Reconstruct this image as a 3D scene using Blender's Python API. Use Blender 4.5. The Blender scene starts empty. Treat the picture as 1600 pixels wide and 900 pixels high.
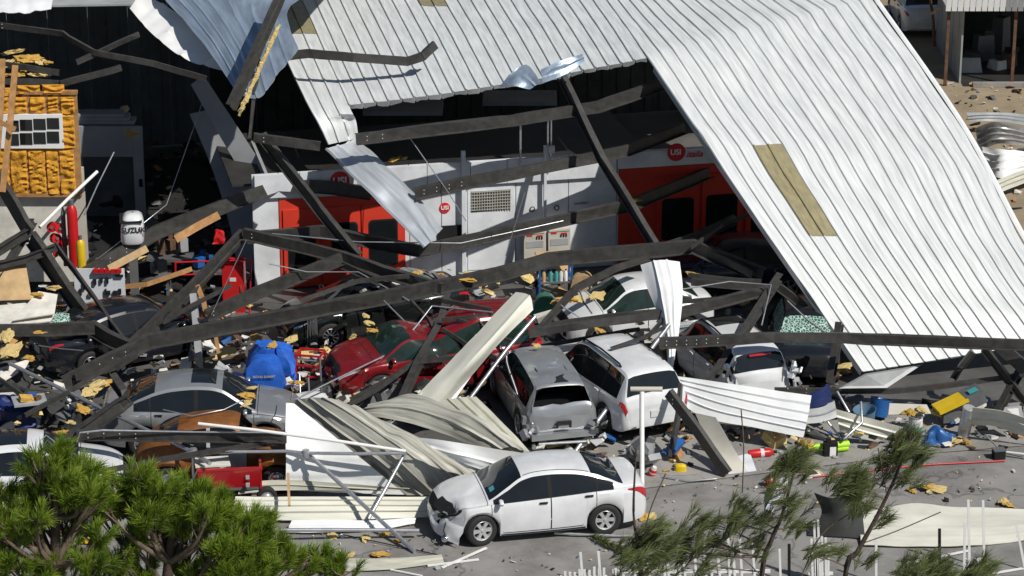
import bpy, bmesh, math, random
import numpy as np
from mathutils import Vector, Matrix, noise, Euler
R = math.radians
rnd = random.Random(11)
scene = bpy.context.scene
COL = scene.collection

# ---------------------------------------------------------------- camera
CAMH, CAMY, PITCH, F = 24.7, -60.0, R(19.85), 4327.0
cd = bpy.data.cameras.new('camera'); camo = bpy.data.objects.new('camera', cd); COL.objects.link(camo)
camo.location = (0, CAMY, CAMH); camo.rotation_euler = (R(90) - PITCH, 0, 0)
cd.sensor_width = 36; cd.lens = 36 * F / 1600; cd.clip_start = 1; cd.clip_end = 2000
scene.camera = camo
scene.render.resolution_x, scene.render.resolution_y = 1024, 576
# ---------------------------------------------------------------- light
SUN = Vector((0.49, -0.45, 0.75)).normalized()            # direction towards the sun
w = bpy.data.worlds.new('World'); scene.world = w; w.use_nodes = True
nt = w.node_tree; bg = nt.nodes['Background']
sky = nt.nodes.new('ShaderNodeTexSky'); sky.sky_type = 'NISHITA'; sky.sun_disc = False
sky.sun_elevation = math.asin(SUN.z); sky.sun_rotation = math.atan2(SUN.x, SUN.y)
sky.altitude = 10; sky.dust_density = 0.6; sky.ozone_density = 1.5
nt.links.new(sky.outputs[0], bg.inputs[0]); bg.inputs[1].default_value = 0.05
sl = bpy.data.lights.new('sun', 'SUN'); sl.energy = 4.5; sl.angle = R(0.5); sl.color = (1, 0.95, 0.87)
so = bpy.data.objects.new('sun', sl); COL.objects.link(so)
so.rotation_euler = SUN.to_track_quat('Z', 'Y').to_euler(); so.location = (30, -20, 50)
vs = scene.view_settings
vs.view_transform = 'Standard'; vs.look = 'None'; vs.exposure = 0.0; vs.gamma = 1; vs.use_curve_mapping = False

# ---------------------------------------------------------------- pixel -> world
FW = Vector((0, math.cos(PITCH), -math.sin(PITCH))); UP = Vector((0, math.sin(PITCH), math.cos(PITCH)))
CP = Vector((0, CAMY, CAMH))
def ray(u, v): return FW + Vector((1, 0, 0)) * ((u - 800) / F) + UP * ((450 - v) / F)
def P(u, v, z=0.0):
    d = ray(u, v); return CP + d * ((z - CAMH) / d.z)
def Q(u, v, y):
    d = ray(u, v); return CP + d * ((y - CAMY) / d.y)
BYAW = R(9.3)                                               # yaw of the building's axes
BU = Vector((math.cos(BYAW), math.sin(BYAW), 0)); BV = Vector((-math.sin(BYAW), math.cos(BYAW), 0))

# ---------------------------------------------------------------- materials
MATS = {}
def M(name, col=(.5,.5,.5), rough=.6, metal=0., var=.18, scale=2.5, bump=0., bscale=30., coat=0., spec=.5,
      col2=None, streak=None, detail=5, sat=None, trans=0.):
    if name in MATS: return MATS[name]
    m = bpy.data.materials.new(name); m.use_nodes = True; t = m.node_tree; b = t.nodes['Principled BSDF']
    N = t.nodes.new; L = t.links.new
    b.inputs['Roughness'].default_value = rough; b.inputs['Metallic'].default_value = metal
    b.inputs['Coat Weight'].default_value = coat; b.inputs['Coat Roughness'].default_value = .05
    b.inputs['Specular IOR Level'].default_value = spec
    if trans: b.inputs['Transmission Weight'].default_value = trans
    tc = N('ShaderNodeTexCoord'); mp = N('ShaderNodeMapping')
    L(tc.outputs['UV' if streak else 'Object'], mp.inputs[0])
    if streak: mp.inputs['Scale'].default_value = streak
    nz = N('ShaderNodeTexNoise'); nz.inputs['Scale'].default_value = scale; nz.inputs['Detail'].default_value = detail
    nz.inputs['Roughness'].default_value = .62
    L(mp.outputs[0], nz.inputs['Vector'])
    rp = N('ShaderNodeValToRGB'); rp.color_ramp.elements[0].position = .32; rp.color_ramp.elements[1].position = .68
    c2 = col2 or tuple(c * (1 - var) for c in col); c1 = col if col2 else tuple(min(1, c * (1 + var * .5)) for c in col)
    rp.color_ramp.elements[0].color = (*c2, 1); rp.color_ramp.elements[1].color = (*c1, 1)
    L(nz.outputs['Fac'], rp.inputs[0]); L(rp.outputs[0], b.inputs['Base Color'])
    if bump:
        n2 = N('ShaderNodeTexNoise'); n2.inputs['Scale'].default_value = bscale; n2.inputs['Detail'].default_value = 4
        L(tc.outputs['Object'], n2.inputs['Vector'])
        bp = N('ShaderNodeBump'); bp.inputs['Strength'].default_value = bump; bp.inputs['Distance'].default_value = .05
        L(n2.outputs['Fac'], bp.inputs['Height']); L(bp.outputs[0], b.inputs['Normal'])
    MATS[name] = m; return m

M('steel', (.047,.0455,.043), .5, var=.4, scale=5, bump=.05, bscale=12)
M('steel_top', (.12,.115,.105), .5, var=.3, scale=3)
M('rustysteel', (.13,.07,.04), .8, var=.5, scale=6)
M('galv', (.55,.57,.60), .35, .75, var=.2, scale=8)
M('whitepipe', (.78,.78,.77), .45, var=.1)
M('roofwhite', (.70,.73,.735), .45, var=.22, scale=1.7, streak=(6, .45, 1), col2=(.49,.515,.53), detail=9)
M('skytintgalv', (.40,.50,.62), .34, .6, var=.35, scale=1.4, streak=(4, 1, 1), bump=.5, bscale=2.2)  # blue of the reflected sky is put into the base colour
M('stripgalv', (.66,.71,.76), .3, .5, var=.25, scale=1.2, streak=(4, .6, 1))
M('sheetwhite', (.80,.82,.83), .4, var=.12, scale=1.2, bump=.06, bscale=2.5)
M('sheettan', (.54,.535,.45), .5, scale=1.6, col2=(.34,.34,.285), streak=(3, .6, 1), detail=8)
M('sheetdirty', (.56,.555,.49), .55, scale=2.0, col2=(.17,.17,.15), streak=(6, .35, 1), detail=9)
M('sheetcream', (.66,.66,.58), .5, var=.2, scale=1.5, streak=(1, .4, 1), detail=7)
M('sheetgrey', (.34,.36,.37), .45, var=.25, scale=1.4, bump=.06, bscale=3)
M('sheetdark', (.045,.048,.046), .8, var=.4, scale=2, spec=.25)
M('skylight', (.33,.29,.16), .45, col2=(.20,.18,.11), scale=2.5, streak=(5, 1.2, 1), detail=8)
M('insul', (.68,.44,.10), .95, col2=(.46,.26,.05), scale=9, bump=.6, bscale=25)
M('insulpale', (.74,.60,.28), .95, col2=(.58,.42,.15), scale=8, bump=.6, bscale=25)
M('foam', (.66,.33,.03), .85, col2=(.48,.21,.015), scale=6, bump=.7, bscale=14)
M('wood', (.45,.25,.10), .75, col2=(.28,.14,.05), scale=5, bump=.1)
M('woodpale', (.55,.38,.20), .75, col2=(.40,.26,.13), scale=5)
M('asphalt', (.275,.268,.26), .9, col2=(.215,.21,.204), scale=.7, bump=.35, bscale=60, detail=10)
M('oldasphalt', (.275,.268,.26), .9, col2=(.20,.196,.19), scale=.5, bump=.4, bscale=70, detail=12)
M('concrete', (.32,.31,.295), .85, col2=(.235,.228,.218), scale=.9, bump=.2, bscale=30, detail=9)
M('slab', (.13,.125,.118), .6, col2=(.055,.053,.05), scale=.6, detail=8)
M('dirt', (.33,.265,.18), .95, col2=(.22,.175,.115), scale=.8, bump=.4, bscale=20, detail=9)
M('rubber', (.02,.02,.021), .8, var=.3)
M('alloy', (.62,.63,.65), .28, .8, var=.1)
M('hubcap', (.55,.56,.58), .35, .4, var=.1)
M('glass', (.010,.013,.015), .04, var=.2, spec=.7)
M('glassgreen', (.012,.028,.022), .05, var=.4, spec=.7)
M('blackplastic', (.016,.016,.017), .75, var=.3, spec=.2)
M('chrome', (.75,.76,.78), .12, 1., var=.05)
M('redlight', (.42,.012,.018), .12, var=.3, coat=.6)
M('headlight', (.55,.58,.60), .1, .3, var=.2, coat=.6)
M('amber', (.6,.2,.02), .2, var=.2)
M('seam', (.012,.012,.013), .7, var=.2)
M('plate', (.6,.62,.62), .5, var=.1)
def paint(name, col, metal=.0, rough=.25, dust=.12):
    return M(name, col, rough, metal, var=dust, scale=1.7, coat=.7, detail=8)
paint('p_white', (.67,.69,.71), dust=.14); paint('p_silver', (.40,.42,.44), .55, .3); paint('p_grey', (.36,.38,.40), .55, .3)
paint('p_maroon', (.23,.010,.014), .2, .25); paint('p_black', (.012,.014,.020), .1, .2); paint('p_navy', (.012,.020,.045), .1, .25)
paint('p_blackgreen', (.010,.013,.013), .1, .2); paint('p_red', (.42,.010,.015), 0, .3)
M('p_bronze', (.28,.105,.022), .55, .2, var=.5, scale=3.5, col2=(.13,.05,.016), detail=9)
M('p_primer', (.45,.46,.46), .6, var=.3)
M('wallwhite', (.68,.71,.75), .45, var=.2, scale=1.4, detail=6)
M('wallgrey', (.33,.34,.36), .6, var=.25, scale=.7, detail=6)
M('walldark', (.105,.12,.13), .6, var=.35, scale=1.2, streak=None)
M('boothred', (.60,.045,.022), .45, var=.15, scale=1.5)
M('usired', (.62,.02,.025), .45, var=.08)
M('boothpanel', (.52,.50,.44), .5, var=.12)
M('grille', (.09,.095,.10), .5, .3, var=.2)
M('textwhite', (.8,.8,.8), .5, var=.02); M('textdark', (.03,.03,.035), .5, var=.05); M('textgold', (.55,.42,.12), .6, var=.05)
M('gasred', (.50,.012,.015), .35, var=.15); M('gasyellow', (.62,.42,.015), .4, var=.15); M('gasgrey', (.12,.125,.13), .4, var=.2)
M('bluetarp', (.02,.12,.55), .5, var=.35, scale=3, bump=.25, bscale=7)
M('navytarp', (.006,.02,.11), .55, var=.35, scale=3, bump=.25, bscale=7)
M('cloth', (.62,.63,.64), .85, var=.2, bump=.3, bscale=6)
M('cardboard', (.48,.33,.17), .85, var=.3, scale=2)
M('plasterboard', (.66,.64,.58), .85, var=.25, scale=2.5)
M('interiordark', (.035,.034,.032), .55, col2=(.016,.016,.016), scale=.9, detail=8)  # near-black for the bay floor patch, booth ceiling and shed plate
M('lime', (.42,.75,.02), .5, var=.15); M('yellowp', (.68,.47,.01), .45, var=.15); M('bluep', (.02,.11,.34), .4, var=.2)
M('tealp', (.05,.32,.33), .5, var=.2); M('bucketblue', (.10,.19,.28), .5, var=.25); M('greenp', (.02,.16,.10), .5, var=.2)
M('bark', (.085,.060,.045), .9, col2=(.04,.03,.024), scale=9, bump=.5, bscale=15)
M('twig', (.14,.105,.075), .9, var=.4, scale=8)
def leafmat(name, a, b, c):
    m = bpy.data.materials.new(name); m.use_nodes = True; t = m.node_tree; p = t.nodes['Principled BSDF']
    N = t.nodes.new; L = t.links.new
    at = N('ShaderNodeAttribute'); at.attribute_name = 'tint'
    rp = N('ShaderNodeValToRGB'); e = rp.color_ramp.elements
    e[0].color = (*a, 1); e[1].color = (*c, 1); k = e.new(.5); k.color = (*b, 1)
    L(at.outputs['Fac'], rp.inputs[0]); L(rp.outputs[0], p.inputs['Base Color'])
    p.inputs['Roughness'].default_value = .5
    tr = N('ShaderNodeBsdfTranslucent'); L(rp.outputs[0], tr.inputs[0])
    mx = N('ShaderNodeMixShader'); mx.inputs[0].default_value = .3
    L(p.outputs[0], mx.inputs[1]); L(tr.outputs[0], mx.inputs[2]); L(mx.outputs[0], t.nodes['Material Output'].inputs[0])
    MATS[name] = m
leafmat('needle', (.08,.14,.014), (.20,.30,.026), (.34,.42,.055))
leafmat('casuarina', (.08,.105,.035), (.16,.20,.07), (.26,.29,.11))
# worn asphalt: cracks and oil stains on top of the base colour
def crackle(m, sc, w_, dark):
    t = m.node_tree; b = t.nodes['Principled BSDF']; src = b.inputs['Base Color'].links[0].from_socket
    tc = t.nodes.new('ShaderNodeTexCoord'); ns = t.nodes.new('ShaderNodeTexNoise'); ns.inputs['Scale'].default_value = .9; ns.inputs['Detail'].default_value = 6
    t.links.new(tc.outputs['Object'], ns.inputs['Vector'])
    ad = t.nodes.new('ShaderNodeVectorMath'); ad.operation = 'MULTIPLY_ADD'; ad.inputs[1].default_value = (1.6, 1.6, 1.6)
    t.links.new(ns.outputs['Color'], ad.inputs[0]); t.links.new(tc.outputs['Object'], ad.inputs[2])
    v = t.nodes.new('ShaderNodeTexVoronoi'); v.feature = 'DISTANCE_TO_EDGE'; v.inputs['Scale'].default_value = sc; t.links.new(ad.outputs[0], v.inputs['Vector'])
    rp = t.nodes.new('ShaderNodeValToRGB'); e = rp.color_ramp.elements; e[0].position = 0; e[0].color = (dark, dark, dark, 1); e[1].position = w_; e[1].color = (1, 1, 1, 1)
    t.links.new(v.outputs['Distance'], rp.inputs[0])
    n2 = t.nodes.new('ShaderNodeTexNoise'); n2.inputs['Scale'].default_value = .35; n2.inputs['Detail'].default_value = 9; n2.inputs['Roughness'].default_value = .7; t.links.new(tc.outputs['Object'], n2.inputs['Vector'])
    r2 = t.nodes.new('ShaderNodeValToRGB'); e = r2.color_ramp.elements; e[0].position = .36; e[0].color = (.62, .61, .60, 1); e[1].position = .55; e[1].color = (1, 1, 1, 1); t.links.new(n2.outputs['Fac'], r2.inputs[0])
    last = src
    for k in (rp, r2):
        mx = t.nodes.new('ShaderNodeMix'); mx.data_type = 'RGBA'; mx.blend_type = 'MULTIPLY'; mx.inputs[0].default_value = 1
        t.links.new(last, mx.inputs[6]); t.links.new(k.outputs[0], mx.inputs[7]); last = mx.outputs[2]
    t.links.new(last, b.inputs['Base Color'])
crackle(MATS['asphalt'], .22, .012, .55); crackle(MATS['concrete'], .3, .010, .6)
# shattered green glass
def shatter(name):
    m = M(name, (.10,.25,.19), .15, var=.5, scale=12, spec=.7); t = m.node_tree; b = t.nodes['Principled BSDF']
    v = t.nodes.new('ShaderNodeTexVoronoi'); v.feature = 'DISTANCE_TO_EDGE'; v.inputs['Scale'].default_value = 16
    tc = t.nodes.new('ShaderNodeTexCoord'); t.links.new(tc.outputs['Object'], v.inputs['Vector'])
    rp = t.nodes.new('ShaderNodeValToRGB'); rp.color_ramp.elements[0].color = (.62,.78,.72,1); rp.color_ramp.elements[0].position = .02
    rp.color_ramp.elements[1].color = (.035,.12,.085,1); rp.color_ramp.elements[1].position = .12
    t.links.new(v.outputs['Distance'], rp.inputs[0]); t.links.new(rp.outputs[0], b.inputs['Base Color'])
    bp = t.nodes.new('ShaderNodeBump'); bp.inputs['Strength'].default_value = .5
    t.links.new(v.outputs['Distance'], bp.inputs['Height']); t.links.new(bp.outputs[0], b.inputs['Normal'])
shatter('shattered')

# ---------------------------------------------------------------- mesh helpers
def tag(o, label=None, cat=None, group=None, kind=None):
    if label: o['label'] = label
    if cat: o['category'] = cat
    if group: o['group'] = group
    if kind: o['kind'] = kind
    return o
def thing(name, label, cat, loc=(0,0,0), rot=(0,0,0), group=None):
    o = bpy.data.objects.new(name, None); COL.objects.link(o); o.empty_display_size = .3
    o.location = loc; o.rotation_euler = rot
    return tag(o, label, cat, group)
def V(p): return Vector(p)
class MB:
    def __init__(s): s.v = []; s.f = []; s.m = []; s.uv = []
    def add(s, vs, fs, mi=0, uvs=None):
        n = len(s.v); s.v += [tuple(p) for p in vs]; s.f += [tuple(i + n for i in f) for f in fs]; s.m += [mi] * len(fs)
        s.uv += (uvs if uvs else [(p[0], p[2]) for p in vs]); return s
    def box(s, c, d, rot=None, mi=0, taper=1.):
        c = V(c); x, y, z = (k / 2 for k in d)
        pts = [Vector((i*x*(taper if k > 0 else 1), j*y*(taper if k > 0 else 1), k*z)) for k in (-1, 1) for i, j in ((-1,-1),(1,-1),(1,1),(-1,1))]
        if rot is not None:
            mm = rot if isinstance(rot, Matrix) else Euler(rot).to_matrix()
            pts = [mm @ p for p in pts]
        return s.add([c + p for p in pts], [(3,2,1,0),(4,5,6,7),(0,1,5,4),(1,2,6,5),(2,3,7,6),(3,0,4,7)], mi)
    def sweep(s, pts, prof, up=(0,0,1), mi=0, closed=True, roll=0., scales=None):
        pts = [V(p) for p in pts]; n = len(pts); k = len(prof); vs = []; up = V(up)
        for i, p in enumerate(pts):
            a = (pts[i] - pts[i-1]).normalized() if i else None; b = (pts[i+1] - pts[i]).normalized() if i < n-1 else None
            t = ((a or b) + (b or a)).normalized()
            side = t.cross(up)
            if side.length < .05: side = t.cross(Vector((0,1,0)))
            side.normalize(); u2 = side.cross(t).normalized()
            m = 1.
            if a and b: m = min(1.8, 1 / max(.3, t.dot(a)))
            r = roll[i] if isinstance(roll, (list, tuple)) else roll
            c, sn = math.cos(r), math.sin(r); sc = scales[i] if scales else 1.
            for (px, py) in prof:
                x, y = (px * c - py * sn) * sc, (px * sn + py * c) * sc
                vs.append(p + side * x + u2 * y)
        fs = []
        for i in range(n - 1):
            for j in range(k):
                j2 = (j + 1) % k; fs.append((i*k+j, i*k+j2, (i+1)*k+j2, (i+1)*k+j))
        if closed: fs += [tuple(range(k))[::-1], tuple(range((n-1)*k, n*k))]
        return s.add(vs, fs, mi)
    def tube(s, pts, r, n=7, mi=0, scales=None):
        return s.sweep(pts, [(r*math.cos(2*math.pi*i/n), r*math.sin(2*math.pi*i/n)) for i in range(n)], mi=mi, scales=scales)
    def lathe(s, prof, n=16, c=(0,0,0), axis='z', mi=0, arc=(0, 2*math.pi)):
        vs = []; k = len(prof); full = arc[1] - arc[0] > 6.28; nn = n if full else n + 1
        for i in range(nn):
            a = arc[0] + (arc[1] - arc[0]) * i / n
            for (r, h) in prof:
                q = (r*math.cos(a), r*math.sin(a), h)
                if axis == 'y': q = (q[0], q[2], q[1])
                if axis == 'x': q = (q[2], q[0], q[1])
                vs.append(V(c) + Vector(q))
        fs = []
        for i in range(n):
            i2 = (i + 1) % nn
            for j in range(k - 1): fs.append((i*k+j, i2*k+j, i2*k+j+1, i*k+j+1))
        return s.add(vs, fs, mi)
    def poly(s, pts, thick=.02, nrm=None, mi=0):
        pts = [V(p) for p in pts]; n = len(pts)
        if nrm is None:
            nrm = Vector((0,0,0))
            for i in range(n):
                nrm += (pts[i] - pts[0]).cross(pts[(i+1) % n] - pts[0])
            nrm.normalize()
        nrm = V(nrm) * thick
        return s.add(pts + [p - nrm for p in pts], [tuple(range(n)), tuple(range(2*n-1, n-1, -1))] + [(i, i+n, (i+1) % n + n, (i+1) % n) for i in range(n)], mi)
    def build(s, name, mat, parent=None, smooth=None, local=False, origin=None):
        me = bpy.data.meshes.new(name)
        base = Vector((0,0,0))
        if not local:
            if parent is not None:
                base = parent.matrix_basis.translation.copy()
                if parent.parent: base = base + parent.parent.matrix_basis.translation
            elif origin is not None: base = V(origin)
            else:
                a = np.array(s.v); mn, mx = a.min(0), a.max(0)
                base = Vector(((mn[0]+mx[0])/2, (mn[1]+mx[1])/2, mn[2]))
        me.from_pydata([(p[0]-base.x, p[1]-base.y, p[2]-base.z) for p in s.v], [], s.f)
        uvl = me.uv_layers.new(name='UVMap')
        li = np.zeros(len(me.loops), dtype=np.int32); me.loops.foreach_get('vertex_index', li)
        uvl.data.foreach_set('uv', np.array(s.uv, dtype=np.float32)[li].ravel())
        for mm in (mat if isinstance(mat, (list, tuple)) else [mat]): me.materials.append(MATS[mm] if isinstance(mm, str) else mm)
        if len(me.materials) > 1: me.polygons.foreach_set('material_index', s.m)
        bm = bmesh.new(); bm.from_mesh(me); bmesh.ops.recalc_face_normals(bm, faces=bm.faces); bm.to_mesh(me); bm.free()
        if smooth is not None:
            me.polygons.foreach_set('use_smooth', [True] * len(me.polygons)); me.set_sharp_from_angle(angle=R(smooth))
        o = bpy.data.objects.new(name, me); COL.objects.link(o)
        if parent is None: o.location = base
        else: o.parent = parent
        return o
def copy_tree(o, parent=None):
    c = o.copy(); COL.objects.link(c); c.parent = parent
    for ch in list(o.children): copy_tree(ch, c)
    return c
def text_mesh(body, size, frame, depth=.004, bold=0., shear=0., font_offset=0.):
    """lettering as mesh data; frame = (origin, right, up)"""
    cu = bpy.data.curves.new('t', 'FONT'); cu.body = body; cu.size = size; cu.extrude = depth; cu.offset = bold; cu.shear = shear
    cu.align_x = 'CENTER'; cu.align_y = 'CENTER'
    to = bpy.data.objects.new('t', cu); COL.objects.link(to)
    me = bpy.data.meshes.new_from_object(to.evaluated_get(bpy.context.evaluated_depsgraph_get()))
    bpy.data.objects.remove(to)
    o, r, u = (V(k) for k in frame); n = r.cross(u)
    mb = MB(); mb.add([o + r*v.co.x + u*v.co.y + n*v.co.z for v in me.vertices], [tuple(p.vertices) for p in me.polygons])
    return mb
def cr(p0, p1, p2, p3, t):
    return .5*((2*p1) + (p2-p0)*t + (2*p0-5*p1+4*p2-p3)*t*t + (3*p1-p0-3*p2+p3)*t**3)
def spline(pts, n):
    """n+1 points along a Catmull-Rom through pts"""
    pts = [V(p) for p in pts]; k = len(pts) - 1; out = []
    for i in range(n + 1):
        f = i / n * k; j = min(int(f), k - 1); t = f - j
        a = pts[j-1] if j > 0 else pts[0]*2 - pts[1]; d = pts[j+2] if j + 2 <= k else pts[k]*2 - pts[k-1]
        out.append(cr(a, pts[j], pts[j+1], d, t))
    return out
def nz(p, s=1., seed=0.): return noise.noise(Vector((p[0]*s + seed, p[1]*s - seed*.7, p[2]*s + seed*.3)))
# ================================================================ ground
def flat(name, pts, mat, z, n=None):
    mb = MB(); mb.add([(p[0], p[1], z) for p in pts], [tuple(range(len(pts)))]); o = mb.build(name, mat, origin=(0,0,0)); tag(o, kind='structure'); return o
flat('ground', [(-250,-120),(250,-120),(250,350),(-250,350)], 'asphalt', 0)
a0, a1, a2, a3 = P(380, 800), P(1000, 765), P(1420, 712), P(1720, 688)
flat('concrete_apron', [(-22,a0.y-.6),(a0.x,a0.y),(a1.x,a1.y),(a2.x,a2.y),(a3.x,a3.y),(24,a3.y+1),(24,6),(-22,0)], 'concrete', .02)
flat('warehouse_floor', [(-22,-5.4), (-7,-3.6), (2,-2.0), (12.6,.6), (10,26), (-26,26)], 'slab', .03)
flat('dark_floor_patch', [(-24,3.2),(-7.2,5.2),(-8.6,20),(-26,18)], 'interiordark', .034)  # darker patch of floor across the left bay
flat('dirt_yard', [(13.2,5),(60,6),(60,90),(9.5,90),(9.5,24)], 'dirt', .012)

# ================================================================ collapsed roof
def roofline(a, b, n):
    return spline(a, n), spline(b, n)
PROF = [(0,0),(.04,.034),(.115,.034),(.155,0),(.5,.002),(1,-.008)]
def grid_panel(rows, n, s0, s1, prof, amp=.05, seed=0, lip=0., t0=0, t1=None, raise_=0.):
    """rows(s) -> list of 3-D points along the rib; one rib bay between s0 and s1"""
    mb = MB(); A = rows(s0); B = rows(s1); vs = []; uv = []; k = len(prof); t1 = n if t1 is None else t1
    ln = 0; idx = list(range(t0, t1 + 1))
    for i in idx:
        a, b = A[i], B[i]
        tg = (A[min(i+1, n)] - A[max(i-1, 0)]); nn = (b - a).cross(tg).normalized()
        if nn.z < 0: nn = -nn
        if i > t0: ln += (A[i] - A[i-1]).length
        for (f, h) in prof:
            p = a.lerp(b, f)
            d = (amp if amp < .08 else .045) * (nz(p, .55, seed) + .45 * nz(p, 1.4, seed + 9))
            if amp > .08:
                for (ti_, ks, am_) in ((23, .16, .085), (31, -.22, -.05), (38, .25, .05)):
                    d += am_ * math.exp(-((i - ti_ - ks * (s0 + f - 36)) / 1.3)**2) * (.4 + .9 * nz(p, .35, ti_))
            vs.append(p + nn * (h + d + raise_)); uv.append(((s0 + f * (s1 - s0)) * .3, ln))
    fs = [(i*k+j, i*k+j+1, (i+1)*k+j+1, (i+1)*k+j) for i in range(len(idx)-1) for j in range(k-1)]
    mb.add(vs, fs, 0, uv)
    if lip:
        base = vs[-k:]; low = []
        for q in base:
            d = lip * (.7 + .5 * nz(q, 3.1, seed)); low.append(q + Vector((.02, .03, -d)))
        lo2 = [q + Vector((0, -.004, 0)) for q in base]
        mb.add(lo2 + low, [(j, j+1, j+1+k, j+k) for j in range(k-1)], 1)
    return mb
def ext(a, b, d): return b + (b - a).normalized() * d      # beyond b
roof = thing('warehouse_roof', 'collapsed white ribbed metal warehouse roof sloping down to the ground on the right', 'roof', P(1345, 585, .1))
# left and centre: still up, cut off at the front
A3 = [P(545,165,4.85), P(508,82,5.05), P(472,0,5.25)]; A3 = [ext(A3[0], A3[2], 11)] + A3[::-1]
A26 = [P(1010,90,5.95), P(980,45,6.05), P(948,0,6.15)]; A26 = [ext(A26[0], A26[2], 11)] + A26[::-1]
NA = 22
LA3, LA26 = spline(A3, NA), spline(A26, NA)
def rowsA(s):
    f = (s - 3) / 23.
    out = []
    for i, (p, q) in enumerate(zip(LA3, LA26)):
        c = p.lerp(q, f); t = max(0, (i / NA - .62) / .38)
        c.z += -.10 * math.sin(f * math.pi) * t
        out.append(c)
    return out
for s in range(3, 26):
    grid_panel(rowsA, NA, s, s + 1, PROF, .03, 3, lip=.17).build('roof_panel', ['roofwhite', 'sheetgrey'], roof, smooth=28)
# far left strip that folds down
A0 = [P(512,226,4.0), P(498,196,4.5), P(478,160,4.85), P(441,82,5.05), P(404,0,5.25)]; A0 = [ext(A0[3], A0[4], 11)] + A0[::-1]
A3b = [P(560,216,4.0), P(556,188,4.5), P(545,165,4.85), P(508,82,5.05), P(472,0,5.25)]; A3b = [ext(A3b[3], A3b[4], 11)] + A3b[::-1]
L0, L3 = spline(A0, 25), spline(A3b, 25)
def rowsS(s): return [p.lerp(q, s / 3.) for p, q in zip(L0, L3)]
for s in range(3): grid_panel(rowsS, 25, s, s + 1, PROF, .015, 3).build('roof_panel', 'roofwhite', roof, smooth=28)
# right: draped from the crease to the ground
NB = 44
KB = {
 26: [(948,0,6.15),(1010,88,5.95),(1102,225,4.6),(1201,370,2.95),(1277,480,1.6),(1346,581,.42)],
 32: [(1040,-10,6.25),(1118,60,6.0),(1223,217,4.5),(1318,368,2.85),(1388,472,1.62),(1452,564,.5)],
 39: [(1165,-25,6.3),(1240,28,6.0),(1362,208,4.36),(1454,366,2.74),(1518,464,1.64),(1576,544,.66)],
 46: [(1285,-50,6.4),(1362,-4,6.05),(1500,196,4.22),(1590,362,2.62),(1648,455,1.65),(1700,524,.85)]}
LB = {}
for k_, pts in KB.items():
    q = [P(*p) for p in pts]; q = [ext(q[1], q[0], 10)] + q; LB[k_] = spline(q[:3], 14)[:-1] + spline(q[2:], NB - 14)
def rowsB(s):
    ks = [26, 32, 39, 46]; j = 0 if s < 32 else 1 if s < 39 else 2
    a, b = ks[j], ks[j+1]; f = (s - a) / (b - a); out = []
    k0 = LB[ks[j-1]] if j else None; k3 = LB[ks[j+2]] if j + 2 < 4 else None
    for i in range(NB + 1):
        p1, p2 = LB[a][i], LB[b][i]; p0 = k0[i] if k0 else p1*2 - p2; p3 = k3[i] if k3 else p2*2 - p1
        out.append(cr(p0, p1, p2, p3, f))
    return out
DB = 20 / 18.
for i_ in range(18):
    s = 26 + i_ * DB
    grid_panel(rowsB, NB, s, s + DB, PROF, .081, 3, lip=.05).build('roof_panel', ['roofwhite', 'sheetgrey'], roof, smooth=28)
SKY = [(rowsB, NB, 3, 5, 22, 29), (rowsS, 25, 1, 3, 5, 8)]
for rw, n, sa, sb, t0, t1 in SKY:
    for s in range(sa, sb):
        if rw is rowsB: pr, am = PROF, .081
        else: pr, am = PROF, .015
        if rw is rowsB: s0_, s1_ = 26 + s*DB, 26 + (s + 1)*DB
        else: s0_, s1_ = s, s + 1
        grid_panel(rw, n, s0_, s1_, pr, am, 3, t0=t0, t1=t1, raise_=.012).build('skylight_panel', 'skylight', roof, smooth=28)
for s in (12, 13): grid_panel(rowsA, NA, s, s + 1, PROF, .03, 3, t0=4, t1=8, raise_=.012).build('skylight_panel', 'skylight', roof, smooth=28)
# rake trim along the right edge, hanging outside of it
mb = MB(); e = rowsB(46); k = []
for i in range(10, NB + 1):
    p = e[i]; w_ = .26 + .08 * math.sin(i * .4)
    k += [p + Vector((0,0,.03)), p + Vector((.07,0,.05)), p + Vector((.15,.05,.02)), p + Vector((.19, .05, -w_))]
mb.add(k, [(i*4+j, i*4+j+1, i*4+j+5, i*4+j+4) for i in range(NB-10) for j in range(3)])
mb.build('rake_trim', 'sheetwhite', roof, smooth=35)
mb = MB(); mb.poly([(5,18.2,6.62),(10.6,18.6,6.62),(11,31,7.1),(2.5,31,7.1)], .05, (0,0,1)); mb.build('rear_sun_blocker', 'roofwhite', roof)  # unseen slab added to keep sun off the back wall
# left edge flashing of the draped part
e = rowsB(26); mb = MB(); kk = []
for i in range(15, NB + 1): kk += [e[i] + Vector((0,0,.01)), e[i] + Vector((-.03,0,-.10))]
mb.add(kk, [(i*2, i*2+1, i*2+3, i*2+2) for i in range(NB - 15)]); mb.build('edge_flashing', 'sheetgrey', roof)

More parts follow.
